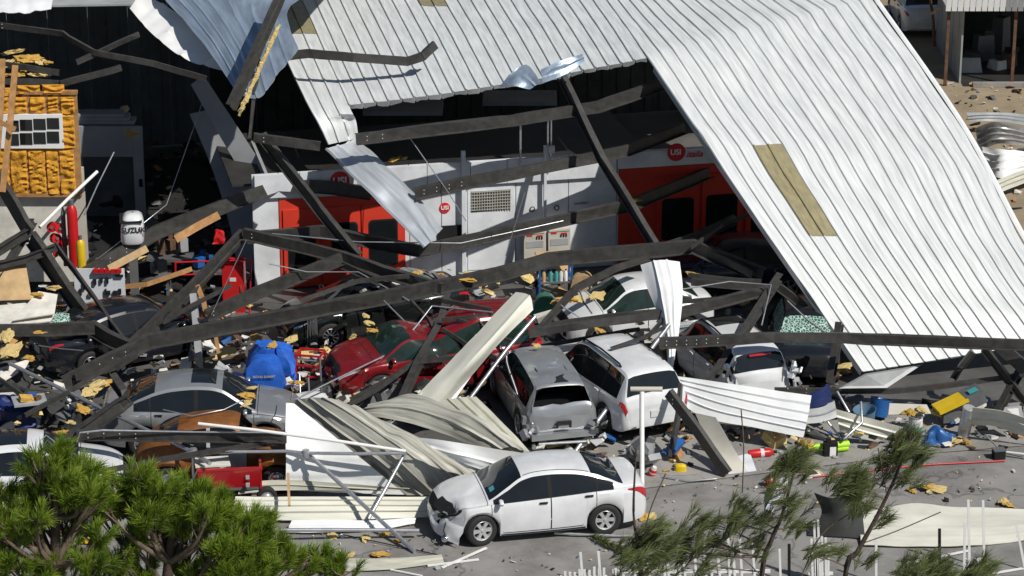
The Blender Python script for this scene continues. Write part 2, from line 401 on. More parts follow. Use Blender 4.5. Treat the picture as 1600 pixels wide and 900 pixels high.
# ================================================================ free sheets of metal
def sheet(name, rows, label, cat='metal sheet', top='sheetwhite', back='sheettan', ribs=3, rib_h=.035, n=18, m=None, amp=.03, seed=1, along='n',
          thick=.012, parent=None, group=None):
    """rows: control rows of world points; ribs run along each row (along='n') or across them"""
    m = m or max(6, ribs * 6); R0 = [spline(r, n) for r in rows]; cols = [spline([R0[j][i] for j in range(len(R0))], m) for i in range(n + 1)]
    G = [[cols[i][j] for j in range(m + 1)] for i in range(n + 1)]
    top_v = []; bot_v = []; uv = []; a_, b_ = n // 2, m // 2
    flip = 1 if (G[a_+1][b_] - G[a_-1][b_]).cross(G[a_][b_+1] - G[a_][b_-1]).dot(CP - G[a_][b_]) > 0 else -1     # painted side up
    for i in range(n + 1):
        for j in range(m + 1):
            du = G[min(i+1, n)][j] - G[max(i-1, 0)][j]; dv = G[i][min(j+1, m)] - G[i][max(j-1, 0)]
            nn = du.cross(dv) * flip; nn = nn.normalized() if nn.length > 1e-9 else Vector((0,0,1))
            f = (j / m if along == 'n' else i / n) * ribs; fr = f - math.floor(f)
            h = rib_h if (fr < .13 or fr > .97) and 0 < (j if along == 'n' else i) < (m if along == 'n' else n) else 0
            p = G[i][j]; p = p + nn * (h + amp * (nz(p, 1.1, seed) + .5 * nz(p, 2.7, seed)))
            top_v.append(p); bot_v.append(p - nn * thick)
            uv.append((j / m * ribs * .3, i / n * 3.) if along == 'n' else (i / n * ribs * .3, j / m * 3.))
    k = m + 1; N_ = len(top_v); mb = MB()
    mb.add(top_v, [(i*k+j, i*k+j+1, (i+1)*k+j+1, (i+1)*k+j) for i in range(n) for j in range(m)], 0, uv)
    mb.add(bot_v, [(i*k+j, (i+1)*k+j, (i+1)*k+j+1, i*k+j+1) for i in range(n) for j in range(m)], 1, uv)
    loop = [j for j in range(k)] + [i*k+m for i in range(1, n+1)] + [n*k+j for j in range(m-1, -1, -1)] + [i*k for i in range(n-1, 0, -1)]
    L_ = len(loop); mb.f += [(loop[i], loop[(i+1) % L_], loop[(i+1) % L_] + N_, loop[i] + N_) for i in range(L_)]; mb.m += [1] * L_
    o = mb.build(name, [top, back], parent, smooth=40)
    # keep the winding made here (recalc may flip both layers together, which is the same thing)
    if parent is None: tag(o, label, cat, group)
    return o
def PP(*a): return [P(*p) for p in a]
def nlev(pts, z): return [P(u, v, z) for u, v in pts]

# torn roof, sky reflection put into its blue colour, top left
sheet('torn_roof_sheet', [PP((150,-170,7.6),(225,-40,7.2),(285,28,6.65),(330,85,6.1),(372,148,5.5)), PP((280,-170,7.7),(320,-40,7.3),(352,20,6.8),(386,80,6.25),(408,150,5.6)), PP((640,-170,7.8),(520,-40,7.35),(455,8,6.95),(452,40,6.7),(466,74,6.4))],  # rows above the frame stretched to block sun from the left bay
      'torn roof sheet tinted with reflected sky blue behind the leaning steel post', top='skytintgalv', back='sheetgrey', ribs=7, n=32, m=49, amp=.09, seed=4)
sheet('torn_roof_sheet', [PP((200,10,6.6),(240,55,6.1),(295,95,5.7),(356,112,5.6)), PP((222,-12,6.9),(278,22,6.55),(326,66,6.1),(376,106,5.7))],
      'torn white roof edge hanging over the dark left bay of the warehouse', top='sheetwhite', back='sheetgrey', ribs=5, rib_h=.05, n=30, m=14, amp=.06, seed=6, along='m')
sheet('torn_roof_sheet', [PP((-20,22,6.98),(30,20,6.98),(80,14,6.98)), PP((-25,-10,7.15),(30,-12,7.15),(85,-14,7.15))],
      'white roof sheet end at the top left corner above the foam wall', top='sheetwhite', back='sheetgrey', ribs=4, n=12, m=12, amp=.06, seed=7, along='m')
# what is left of the roof over the left bay (mostly out of frame)
mb = MB(); mb.poly([P(-260,14,6.9), P(205,6,6.9), P(230,-30,7.0), P(330,-60,7.0), P(420,-60,6.6) , P(480,-260,7.4), P(-260,-260,7.8)], .05)
o = mb.build('bay_roof', 'sheetgrey', None); tag(o, 'remaining grey roof over the left warehouse bay along the top edge of the photo', 'roof')
# strip hanging from the cut roof edge in front of the booths
sheet('hanging_roof_strip', [PP((508,233,3.98),(560,285,3.5),(610,335,2.9),(662,386,2.3)), PP((535,225,4.02),(590,268,3.68),(640,315,3.1),(678,372,2.45)), PP((557,217,4.02),(600,255,3.65),(650,305,3.1),(692,356,2.55))],
      'long galvanised roof strip hanging down in front of the paint booth logo', top='stripgalv', back='sheetwhite', ribs=3, n=24, m=24, amp=.05, seed=8)
sheet('bent_roof_flap', [PP((780,136,5.65),(800,134,5.75),(828,140,5.65)), PP((795,118,5.95),(822,100,6.2),(845,128,5.85))],
      'small crumpled blue-tinted flap on the cut roof edge, left of its twin', top='skytintgalv', back='sheetgrey', ribs=2, n=10, m=10, amp=.05, seed=9)
sheet('bent_roof_flap', [PP((845,110,5.95),(872,96,6.15),(910,84,6.3)), PP((848,130,5.7),(880,118,5.85),(914,96,6.1))],
      'pointed crumpled blue-tinted flap on the cut roof edge, right of its twin', top='skytintgalv', back='sheetgrey', ribs=2, n=10, m=10, amp=.05, seed=10)

# ================================================================ warehouse shell
wh = thing('warehouse_building', 'dark interior walls of the wrecked metal warehouse', 'building', (0, 20, 0))
def wallpanel(a, b, z0, z1, mat, name, parent, n=1, th=.06, rib=0):
    a, b = V(a), V(b); d = (b - a); L_ = d.length; d.normalize(); nn = Vector((d.y, -d.x, 0))
    for i in range(n):
        p, q = a + d * (L_*i/n + .006), a + d * (L_*(i+1)/n - .006); mb = MB()
        c = (p + q) / 2; ang = math.atan2(d.y, d.x)
        mb.box((c.x, c.y, (z0+z1)/2), ((q-p).length, th, z1 - z0), (0,0,ang))
        for r_ in range(rib):
            cc = p + (q - p) * ((r_ + .5) / rib) + nn * (th / 2 + .015)
            mb.box((cc.x, cc.y, (z0+z1)/2), (.06, .03, z1 - z0 - .01), (0,0,ang))
        mb.build(name, mat, parent)
def QV(u, y): p = Q(u, 200, y); return Vector((p.x, p.y, 0))
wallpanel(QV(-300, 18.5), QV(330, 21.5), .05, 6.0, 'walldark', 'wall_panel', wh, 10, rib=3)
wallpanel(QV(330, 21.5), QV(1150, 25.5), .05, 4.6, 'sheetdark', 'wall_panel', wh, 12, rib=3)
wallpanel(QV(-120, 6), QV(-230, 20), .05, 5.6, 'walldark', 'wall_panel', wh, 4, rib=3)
for u_, y_ in ((218, 19.5), (300, 20.5)):
    mb = MB(); q = QV(u_, y_); mb.box((q.x, q.y - .2, 2.7), (.22, .3, 5.3)); mb.build('column', 'walldark', wh)
# inner office box at the back left with a doorway
off = thing('office_partition', 'low grey interior room with a dark doorway deep in the left bay', 'partition', Q(165, 300, 13.5).xy.to_3d())
def facep(u, v, y): return Q(u, v, y)
z_t = Q(165, 197, 13.5).z
def vwall(u0, u1, z0, z1, y, mat, name, parent, th=.1):
    a, b = QV(u0, y), QV(u1, y); mb = MB(); c = (a + b) / 2; mb.box((c.x, c.y, (z0+z1)/2), ((b-a).length, th, z1 - z0)); return mb.build(name, mat, parent)
vwall(112, 126, .05, z_t, 13.5, 'wallgrey', 'wall', off); vwall(206, 222, .05, z_t, 13.5, 'wallgrey', 'wall', off); vwall(126.3, 205.7, 2.05, z_t, 13.5, 'wallgrey', 'wall', off)
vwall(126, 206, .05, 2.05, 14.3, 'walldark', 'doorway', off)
mb = MB(); q = QV(216, 13.42); mb.box((q.x, q.y, 1.3), (.10, .03, .22)); mb.build('switch_box', 'blackplastic', off)
for dz in range(3):
    mb = MB(); q = QV(150, 13.9); mb.box((q.x, q.y, z_t + .05 + dz * .1), (2.2 - .3*dz, .5, .09), (0,0,.02*dz)); mb.build('ceiling_board', 'wallgrey', off)
# leaning grey wall sheets right of the left bay
sheet('leaning_wall_panel', [PP((298,132,4.6),(345,215,3.4),(402,312,2.0)), PP((318,118,4.9),(372,200,3.7),(436,300,2.3))], 'grey wall panel leaning in the shade behind the bent purlins', 'wall panel', 'wallgrey', 'wallgrey', 1, 0, 8, 6, .01)
sheet('leaning_wall_panel', [PP((296,178,3.5),(330,260,2.4),(356,340,1.2),(372,420,.1)), PP((322,172,3.7),(372,250,2.6),(402,330,1.4),(410,425,.1))], 'darker grey wall panel below the leaning one, left of the red booth doors', 'wall panel', 'wallgrey', 'wallgrey', 1, 0, 8, 6, .01)

# ================================================================ paint booths
BZ = 3.2
c0, c1 = P(520, 266, BZ), P(920, 241, BZ)
bd = (c1 - c0); bd.z = 0; bd.normalize(); bn = Vector((bd.y, -bd.x, 0))      # bn faces the camera
def W(u, v, off=0.):
    d = ray(u, v); o_ = c0 + bn * off
    t = (o_ - CP).dot(bn) / d.dot(bn); return CP + d * t
def wcoord(p): return (p - c0).dot(bd)
def wbox(parent, name, mat, u0, v0, u1, v1, off=.03, th=.04, smooth=None, z=None):
    """upright box on the booth front between two pixel corners"""
    um = (u0 + u1) / 2
    a, b = W(u0, (v0 + v1) / 2, off), W(u1, (v0 + v1) / 2, off); zt, zb = W(um, v0, off).z, W(um, v1, off).z
    if z: zb, zt = z
    c = (a + b) / 2 - bn * (th / 2); mb = MB(); mb.box((c.x, c.y, (zt+zb)/2), ((b-a).xy.length, th, abs(zt - zb)), (0,0,math.atan2(bd.y, bd.x)))
    return mb.build(name, mat, parent, smooth)
def wround(parent, name, mat, u0, v0, u1, v1, off=.04, r=.12, th=.02):
    um, vm = (u0+u1)/2, (v0+v1)/2; a, b = W(u0, vm, off), W(u1, vm, off); zt, zb = W(um, v0, off).z, W(um, v1, off).z
    c = (a+b)/2; c.z = (zt+zb)/2; hw, hh = (b-a).xy.length/2, (zt-zb)/2; pts = []
    for qx, qy, a0_ in ((1,1,0),(-1,1,90),(-1,-1,180),(1,-1,270)):
        for k in range(5):
            an = R(a0_ + k*22.5); pts.append(c + bd*(qx*(hw-r) + r*math.cos(an)) + Vector((0,0,1))*(qy*(hh-r) + r*math.sin(an)))
    mb = MB(); mb.poly(pts, th, bn); return mb.build(name, mat, parent)
def wdisc(parent, name, mat, u, v, rpx, off=.06, th=.02):
    c = W(u, v, off); r = (W(u + rpx, v, off) - c).length; mb = MB()
    mb.poly([c + bd*(r*math.cos(k*.2618)) + Vector((0,0,1))*(r*math.sin(k*.2618)) for k in range(24)], th, bn); return mb.build(name, mat, parent)
def wtext(parent, body, u, v, hpx, mat, off=.075, bold=0., shear=0.):
    c = W(u, v, off); s = hpx / 57.
    return text_mesh(body, s, (c, bd, Vector((0,0,1))), .004, bold, shear).build('lettering', mat, parent)
booth = thing('paint_booth', 'white paint booth front with open red doors, grille and control boxes', 'paint booth', W(600, 455).xy.to_3d())
edges = [395, 437, 640, 690, 727, 806, 852, 888, 963]
for a, b in zip(edges[:-1], edges[1:]):
    wbox(booth, 'wall_panel', 'wallwhite', a + .6, 300, b - .6, 400, 0, .08, z=(.05, BZ))
# fascia lip pieces standing a little proud along the top
for i, (a, b) in enumerate(((400, 470), (471, 560), (561, 668), (669, 735), (736, 792), (793, 850), (851, 962))):
    wbox(booth, 'fascia_panel', 'wallwhite', a, 300, b, 400, .10, .10, z=(BZ - .62, BZ + .02 * (i % 2)))
def red_doors(parent, u0, u1, vt, wins, ztop):
    wbox(parent, 'red_surround', 'boothred', u0, 300, u1, 400, .03, .03, z=(.06, ztop))
    for (a, t, b, c, d0, d1) in wins:
        dr = wbox(parent, 'door', 'boothred', d0 + .5, 300, d1 - .5, 400, .075, .045, z=(.10, ztop - .28))
        wround(dr, 'window_trim', 'blackplastic', a - 2, t - 2.5, b + 2, c + 2.5, .083)
        wround(dr, 'pane', 'glass', a, t, b, c, .09)
        mb = MB(); hz = W((a+b)/2, c, .1).z - .25; h = W(d0 + 4, 400, .12); mb.tube([(h.x, h.y, hz), (h.x, h.y, hz + .3)], .018); mb.build('handle', 'chrome', dr)
red_doors(booth, 437, 633, 305, [(452,366,492,423,442,500), (520,350,558,404,502,563), (578,345,620,413,565,632)], W(535, 306, .03).z)
wround(booth, 'logo_disc', 'usired', 516, 268, 546, 298, .125, r=.24); wtext(booth, 'USI', 531, 283, 15, 'textwhite', .14, .008)
wtext(booth, 'italia', 570, 292, 15, 'usired', .13, .002, .35)
wdisc(booth, 'logo_disc', 'usired', 695, 325, 8.5, .02); wtext(booth, 'USI', 695, 325, 8.5, 'textwhite', .035, .004)
gr = wbox(booth, 'grille', 'grille', 736, 298, 798, 330, .03, .03)
for k in range(16): wbox(gr, 'bar', 'boothpanel', 737 + k*4, 298.5, 737.8 + k*4, 329.5, .045, .012)
for k in range(7): wbox(gr, 'bar', 'boothpanel', 736.5, 299 + k*4.6, 797.5, 299.8 + k*4.6, .055, .008)
wbox(booth, 'access_panel', 'wallwhite', 731, 292, 803, 420, .02, .02)
wbox(booth, 'view_window', 'blackplastic', 684, 353, 722, 375, .05, .05)
for (a, b, c, d) in ((819,362,852,403), (857,358,891,399)):
    cb = wbox(booth, 'control_box', 'boothpanel', a, b, b and c, d, .28, .25)
    wbox(cb, 'display', 'wallgrey', a + 3, b + 15, c - 3, b + 25, .29, .02)
    wbox(cb, 'cover', 'boothpanel', a + 1, b + 1, c - 1, b + 3.5, .30, .02)
    for k in range(3): wbox(cb, 'switch', 'blackplastic', a + 19 + k*4, b + 8, a + 21 + k*4, b + 12, .30, .02)
    for k in range(2): wbox(cb, 'label_strip', 'usired', a + 4 + k*16, b + 5.5, a + 13 + k*16, b + 7.5, .295, .012)
for (u_, v_) in ((832, 327), (870, 325)):
    wdisc(booth, 'gauge', 'blackplastic', u_, v_, 4.2, .03); wdisc(booth, 'gauge_face', 'wallwhite', u_, v_, 2.8, .04)
wtext(booth, 'CAUTION', 908, 318, 5, 'textdark', .012)
for u_, w_ in ((725, 3), (852, 2)):
    wbox(booth, 'post', 'wallwhite', u_ - w_, 300, u_ + w_, 400, .2, .1, z=(.05, BZ + .35))
for (a, b) in ((812, 815), (855, 857.5), (860.5, 862.5)):
    wbox(booth, 'conduit', 'galv', a, 150, b, 245, .22, .04, z=(BZ - .3, BZ + 1.25))
wbox(booth, 'junction_box', 'galv', 857, 228, 867, 240, .26, .06)
mb = MB(); L_ = 12
mb.box((c0 + bd*3 - bn*2.6 + Vector((0,0,-.35))), (11.2, 4.6, .06), (0,0,math.atan2(bd.y, bd.x))); mb.build('booth_ceiling', 'interiordark', booth)  # near-black colour stands in for the shade above the booths
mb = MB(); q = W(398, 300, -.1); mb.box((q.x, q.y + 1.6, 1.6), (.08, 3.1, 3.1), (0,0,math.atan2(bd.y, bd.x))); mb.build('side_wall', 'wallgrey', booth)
booth2 = thing('paint_booth', 'second paint booth with dark red doors behind the right-hand rafter', 'paint booth', W(1080, 440).xy.to_3d())
wbox(booth2, 'wall_panel', 'wallwhite', 963.6, 300, 1300, 400, 0, .08, z=(.05, BZ))
wbox(booth2, 'fascia_panel', 'wallwhite', 964, 300, 1290, 400, .10, .10, z=(W(1000, 262, .1).z, BZ))
red_doors(booth2, 966, 1290, 260, [(1036,312,1082,372,1026,1092), (1105,306,1150,366,1096,1160), (1176,300,1218,360,1164,1228)], W(1000, 262).z)
wdisc(booth2, 'logo_disc', 'usired', 1057, 238, 14, .125); wtext(booth2, 'USI', 1056, 238, 12, 'textwhite', .14, .006)
wtext(booth2, 'italia', 1085, 241, 14, 'usired', .13, .002, .35)
# grey plant seen through the roof opening above the booths
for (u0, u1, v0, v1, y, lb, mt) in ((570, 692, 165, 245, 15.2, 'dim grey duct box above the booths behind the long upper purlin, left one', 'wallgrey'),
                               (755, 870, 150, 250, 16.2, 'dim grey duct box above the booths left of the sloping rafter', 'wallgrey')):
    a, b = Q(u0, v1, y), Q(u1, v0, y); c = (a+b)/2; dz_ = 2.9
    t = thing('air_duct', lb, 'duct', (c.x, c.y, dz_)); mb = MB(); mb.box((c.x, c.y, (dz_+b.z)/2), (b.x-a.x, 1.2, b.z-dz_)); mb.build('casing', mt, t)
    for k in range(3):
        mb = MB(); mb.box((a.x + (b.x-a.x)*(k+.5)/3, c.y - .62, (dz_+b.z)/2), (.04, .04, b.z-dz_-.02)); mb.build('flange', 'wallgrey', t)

# ================================================================ mezzanine room with sprayed foam wall (left)
MY = 7.6
mz = thing('foam_wall', 'orange sprayed foam stud wall with a small white-framed window, sunlit', 'wall', Q(60, 430, MY).xy.to_3d())
def foam_block(u0, v0, u1, v1, seed):
    a, b = Q(u0, v1, MY), Q(u1, v0, MY); nx, nz_ = 10, 22; vs = []
    for i in range(nx + 1):
        for j in range(nz_ + 1):
            x = a.x + (b.x-a.x)*i/nx; z = a.z + (b.z-a.z)*j/nz_
            e = min(i, nx-i, 1) * min(j, nz_-j, 1)
            d = e * (.09 + .05 * math.sin(z*38 + 2.6*nz((x, 0, z), 2.6, seed)*3 + seed) * .6 + .05 * nz((x, 0, z), 6., seed))
            vs.append((x, MY - d, z))
    k = nz_ + 1; mb = MB(); mb.add(vs, [(i*k+j, (i+1)*k+j, (i+1)*k+j+1, i*k+j+1) for i in range(nx) for j in range(nz_)])
    mb.build('foam_panel', 'foam', mz, smooth=60)
def vbox(parent, name, mat, u0, v0, u1, v1, y, th, smooth=None):
    a, b = Q(u0, v1, y), Q(u1, v0, y); c = (a+b)/2; mb = MB(); mb.box((c.x, y + th/2, c.z), (abs(b.x-a.x), th, abs(b.z-a.z))); return mb.build(name, mat, parent, smooth)
vbox(mz, 'sheathing', 'wood', -60, 146, 118, 306, MY + .02, .08)
for i, (a, b) in enumerate(((-60,-24), (-22, 14.5), (18,43), (46.5,71.5), (75,91.5), (95,117))):
    foam_block(a, 232, b, 304, i); 
    if b < 97: foam_block(a, 150, b, 177, i + 20)
foam_block(95, 150, 117, 178, 31); foam_block(98, 178, 117, 232, 32)
for a in (15, 43.6, 72, 92, 117): vbox(mz, 'stud', 'wood', a, 146, a + 2.6, 306, MY - .05, .08)
vbox(mz, 'top_plate', 'wood', -60, 143, 120, 148, MY - .09, .16); vbox(mz, 'bottom_plate', 'wood', -60, 303, 122, 308, MY - .09, .16)
wn = vbox(mz, 'window', 'textwhite', -60, 179, 97, 232, MY - .13, .12)
for i, u_ in enumerate((-42, -21, 0, 11, 32, 53, 74)):
    if i in (2,): continue
    for (t, b) in ((186, 203), (207, 225)): vbox(wn, 'pane', 'glass', u_, t - (u_-50)*.06, u_ + 18, b - (u_-50)*.06, MY - .145, .02)
for i, (a, b, t) in enumerate(((-40, 22, 137), (26, 62, 133), (66, 100, 132))):
    foam_block(a, t, b, t + 12, 40 + i)
vbox(mz, 'lower_wall', 'plasterboard', -60, 308, 120, 440, MY + .1, .1)
vbox(mz, 'corner_post', 'boothpanel', 120, 262, 130, 440, MY + .02, .1)
# clumps of loose insulation and joists on top of it
# ================================================================ shed far right
SY = 28.0
sh = thing('metal_shed', 'open corrugated metal shed with dark interior at the top right corner', 'shed', Q(1540, 130, SY).xy.to_3d())
for k in range(26):
    a = Q(1482 + k*9.4, 18, SY - .3); mb = MB(); mb.box((a.x, a.y, a.z + .45), (.165, .05, .9), (R(8),0,0)); mb.add([], []); mb.build('corrugated_panel', 'sheetgrey' if k > 9 else 'sheetwhite', sh)
mb = MB(); a, b = Q(1480, 14, SY), Q(1760, 14, SY); mb.poly([a, b, b + Vector((0, 9, .5)), a + Vector((0, 9, .5))], .05, (0,0,1)); mb.build('shed_roof', 'sheetgrey', sh)
for u_ in (1483, 1588, 1700):
    a = Q(u_, 14, SY); mb = MB(); mb.box((a.x, a.y, a.z/2), (.10, .10, a.z)); mb.build('post', 'rustysteel', sh)
a = Q(1480, 0, SY + 6); b = Q(1760, 0, SY + 6)
mb = MB(); mb.box(((a.x+b.x)/2, SY + 6, 1.4), (b.x - a.x, .1, 2.8)); mb.build('back_wall', 'sheetdark', sh)
for k in range(9):
    mb = MB(); mb.box((a.x - .4 + .05, SY + .6 + k*.6, 1.35), (.06 + .02*(k % 2), .58, 2.7)); mb.build('side_panel', 'sheetgrey', sh)
mb = MB(); mb.box(((a.x+b.x)/2, SY - .12, .09), (b.x - a.x, .2, .14)); mb.build('sill', 'concrete', sh)

flat('shed_dark_plate', [(a.x - .3, SY - .1), (b.x, SY - .1), (b.x, SY + 6), (a.x - .3, SY + 6)], 'interiordark', .03)  # dark plate added to deepen the shade inside the shed
for i, (u_, v_, l_, h_, mt) in enumerate(((1512,112,.9,.5,'sheetgrey'), (1535,95,.7,.9,'gasgrey'), (1558,108,.5,.3,'plasterboard'), (1562,80,.6,1.2,'gasgrey'), (1575,105,.7,.5,'rustysteel'))):
    p_ = P(u_, v_, 0); t = thing('shed_clutter', 'dim piece of clutter inside the shed, %s from the left' % ('first', 'second', 'third', 'fourth', 'fifth')[i], 'clutter', p_)
    mb = MB(); mb.box((p_.x, p_.y, h_/2 + .03), (l_, .5, h_), (0,0,.3*i), taper=.8); mb.build('lower_piece', mt, t)
    mb = MB(); mb.box((p_.x + .1, p_.y, h_ + .12), (l_*.6, .3, .16), (.1,.2,.5*i)); mb.build('upper_piece', 'sheetdark', t)
# ================================================================ cars
def pchip(keys):
    x = np.array([k[0] for k in keys], float); y = np.array([k[1] for k in keys], float)
    h = np.diff(x); d = np.diff(y) / h; m = np.zeros(len(x)); m[0], m[-1] = d[0], d[-1]
    for i in range(1, len(x) - 1):
        if d[i-1] * d[i] > 0:
            w1, w2 = 2*h[i] + h[i-1], h[i] + 2*h[i-1]; m[i] = (w1 + w2) / (w1/d[i-1] + w2/d[i])
    def f(t):
        t = min(max(t, x[0]), x[-1]); i = min(int(np.searchsorted(x, t, 'right')) - 1, len(x) - 2); i = max(i, 0)
        s = (t - x[i]) / h[i]
        return float((2*s**3-3*s*s+1)*y[i] + (s**3-2*s*s+s)*h[i]*m[i] + (-2*s**3+3*s*s)*y[i+1] + (s**3-s*s)*h[i]*m[i+1])
    return f
CARS = {
 'sedan': dict(
  zt=[(-2.27,.60),(-2.25,.80),(-2.20,.98),(-2.10,1.06),(-1.90,1.09),(-1.74,1.10),(-1.40,1.245),(-1.02,1.375),(-.65,1.44),(-.2,1.465),(.15,1.45),(.42,1.395),(.75,1.22),(1.18,.985),(1.32,.955),(1.7,.885),(2.0,.79),(2.13,.70),(2.22,.58),(2.27,.44)],
  zs=[(-2.27,.58),(-2.2,.90),(-2.0,.985),(-1.4,.985),(-.5,.945),(.5,.90),(1.18,.87),(1.6,.81),(2.0,.69),(2.2,.55),(2.27,.42)],
  w=[(-2.27,.60),(-2.22,.72),(-2.05,.82),(-1.5,.89),(0,.91),(1.3,.90),(1.75,.865),(2.0,.78),(2.17,.64),(2.27,.44)],
  zb=[(-2.27,.40),(-2.15,.30),(-1.8,.24),(0,.19),(1.8,.2),(2.15,.22),(2.27,.28)],
  axle=(1.34,-1.31), R=.345, tum=.50, ws=(.44,1.16), rw=(-1.72,-1.04), dlo=[(-1.50,-1.16),(-1.13,-.18),(-.10,1.08)],
  doors=[(-.14,1.12),(-1.12,-.15)], hood=(1.2,2.1), trunk=(-2.2,-1.76)),
 'suv': dict(
  zt=[(-2.36,.62),(-2.34,.92),(-2.30,1.08),(-2.24,1.18),(-2.10,1.50),(-2.02,1.62),(-1.85,1.68),(-1.0,1.73),(0,1.735),(.3,1.70),(.48,1.65),(1.12,1.13),(1.28,1.09),(1.8,1.03),(2.1,.95),(2.24,.82),(2.31,.62),(2.34,.48)],
  zs=[(-2.36,.58),(-2.30,.98),(-2.2,1.06),(-1.4,1.05),(0,1.0),(1.1,.99),(1.7,.95),(2.1,.82),(2.25,.66),(2.34,.46)],
  w=[(-2.36,.74),(-2.31,.84),(-2.15,.91),(-1.5,.945),(0,.95),(1.4,.94),(1.9,.90),(2.15,.80),(2.28,.64),(2.34,.5)],
  zb=[(-2.36,.45),(-2.2,.36),(-1.8,.30),(0,.25),(1.8,.28),(2.2,.30),(2.34,.36)],
  axle=(1.40,-1.38), R=.385, tum=.40, ws=(.50,1.10), rw=(-2.23,-2.05), dlo=[(-1.95,-1.22),(-1.15,-.16),(-.08,1.02)],
  doors=[(-.12,1.08),(-1.18,-.13)], hood=(1.3,2.2), trunk=(-2.34,-2.0)),
 'van': dict(
  zt=[(-2.56,.62),(-2.54,.92),(-2.50,1.10),(-2.44,1.22),(-2.30,1.54),(-2.2,1.66),(-2.0,1.72),(-1.0,1.76),(0,1.76),(.45,1.71),(.70,1.63),(1.50,1.10),(1.66,1.05),(2.1,.96),(2.35,.86),(2.48,.72),(2.56,.48)],
  zs=[(-2.56,.58),(-2.5,1.0),(-2.3,1.06),(-1.4,1.04),(0,1.0),(1.5,.96),(2.0,.88),(2.35,.76),(2.48,.60),(2.56,.44)],
  w=[(-2.56,.76),(-2.5,.87),(-2.35,.94),(-1.5,.98),(0,.985),(1.5,.97),(2.0,.93),(2.3,.82),(2.48,.66),(2.56,.5)],
  zb=[(-2.56,.42),(-2.4,.32),(-1.8,.26),(0,.2),(1.8,.24),(2.3,.27),(2.56,.32)],
  axle=(1.55,-1.45), R=.365, tum=.36, ws=(.72,1.48), rw=(-2.43,-2.24), dlo=[(-2.15,-1.10),(-1.02,-.05),(.03,1.40)],
  doors=[(0,1.42),(-1.06,-.01)], hood=(1.68,2.45), trunk=(-2.54,-2.2)),
 'beetle': dict(
  zt=[(-2.03,.50),(-2.0,.62),(-1.85,.86),(-1.55,1.10),(-1.1,1.33),(-.6,1.465),(-.15,1.50),(.2,1.475),(.36,1.41),(.62,1.10),(.72,1.01),(1.1,.965),(1.5,.84),(1.8,.66),(1.95,.5),(2.03,.42)],
  zs=[(-2.03,.45),(-1.9,.60),(-1.5,.80),(-.9,.90),(0,.93),(.7,.93),(1.1,.88),(1.5,.74),(1.85,.55),(2.03,.40)],
  w=[(-2.03,.45),(-1.9,.58),(-1.5,.70),(-1.2,.735),(-.7,.70),(0,.68),(.7,.69),(1.1,.735),(1.5,.70),(1.85,.56),(2.03,.40)],
  zb=[(-2.03,.34),(-1.8,.28),(0,.24),(1.8,.28),(2.03,.34)],
  axle=(1.2,-1.2), R=.33, tum=.30, ws=(.38,.62), rw=(-1.42,-.98), dlo=[(-.86,-.34),(-.26,.42)],
  doors=[(-.30,.55)], hood=(.74,1.9), trunk=(-1.9,-1.45))}
WHEEL = {}
def wheel_mesh(kind, R_):
    key = (kind, R_)
    if key in WHEEL: return WHEEL[key]
    ty = MB(); ty.lathe([(R_*.62,-.10),(R_*.80,-.115),(R_*.95,-.105),(R_,-.085),(R_,.085),(R_*.95,.105),(R_*.80,.115),(R_*.62,.10)], 26, axis='y')
    rim = MB(); ro = R_*.66
    rim.lathe([(ro,.09),(ro*.93,.105),(ro*.86,.085),(ro*.84,-.02),(0,-.03)], 26, axis='y')
    n = {'hub': 6, 'five': 5, 'ten': 11, 'chrome': 0}[kind]
    if kind == 'chrome': rim.lathe([(ro*.86,.06),(ro*.7,.10),(ro*.62,.09),(ro*.55,.10),(ro*.25,.125),(0,.13)], 20, axis='y')
    for i in range(n):
        a = 2*math.pi*i/n; ww = {'hub': .34, 'five': .26, 'ten': .10}[kind] * ro
        mt = Matrix.Rotation(-a, 3, 'Y'); vs = []
        for (r_, wd, y) in ((ro*.12, ww*.55, .085), (ro*.5, ww*.42, .092), (ro*.92, ww*.62, .088)):
            vs += [mt @ Vector((r_, y, -wd)), mt @ Vector((r_, y, wd)), mt @ Vector((r_, y - .05, -wd)), mt @ Vector((r_, y - .05, wd))]
        rim.add(vs, [(0,1,5,4),(4,5,9,8),(2,0,4,6),(6,4,8,10),(1,3,7,5),(5,7,11,9)])
    rim.lathe([(ro*.17,.07),(ro*.17,.098),(ro*.08,.105),(0,.105)], 12, axis='y')
    WHEEL[key] = (ty, rim); return WHEEL[key]
WM = {}
def add_wheel(root, x, y, z, side, kind, R_, steer=0., rimmat='alloy'):
    w_ = bpy.data.objects.new('wheel', None); COL.objects.link(w_); w_.parent = root; w_.location = (x, y, z)
    w_.rotation_euler = (0, 0, (0 if side > 0 else math.pi) + steer)
    key = (kind, R_, rimmat)
    if key not in WM:
        ty, rim = wheel_mesh(kind, R_); a = ty.build('tyre', 'rubber', w_, 40, True); b = rim.build('rim', [rimmat], w_, 35, True)
        bk = MB(); bk.lathe([(R_*.6,.02),(0,.02)], 16, axis='y'); c = bk.build('brake_disc', 'blackplastic', w_, None, True); WM[key] = (a.data, b.data, c.data)
    else:
        for nm, me in zip(('tyre', 'rim', 'brake_disc'), WM[key]):
            o = bpy.data.objects.new(nm, me); COL.objects.link(o); o.parent = w_
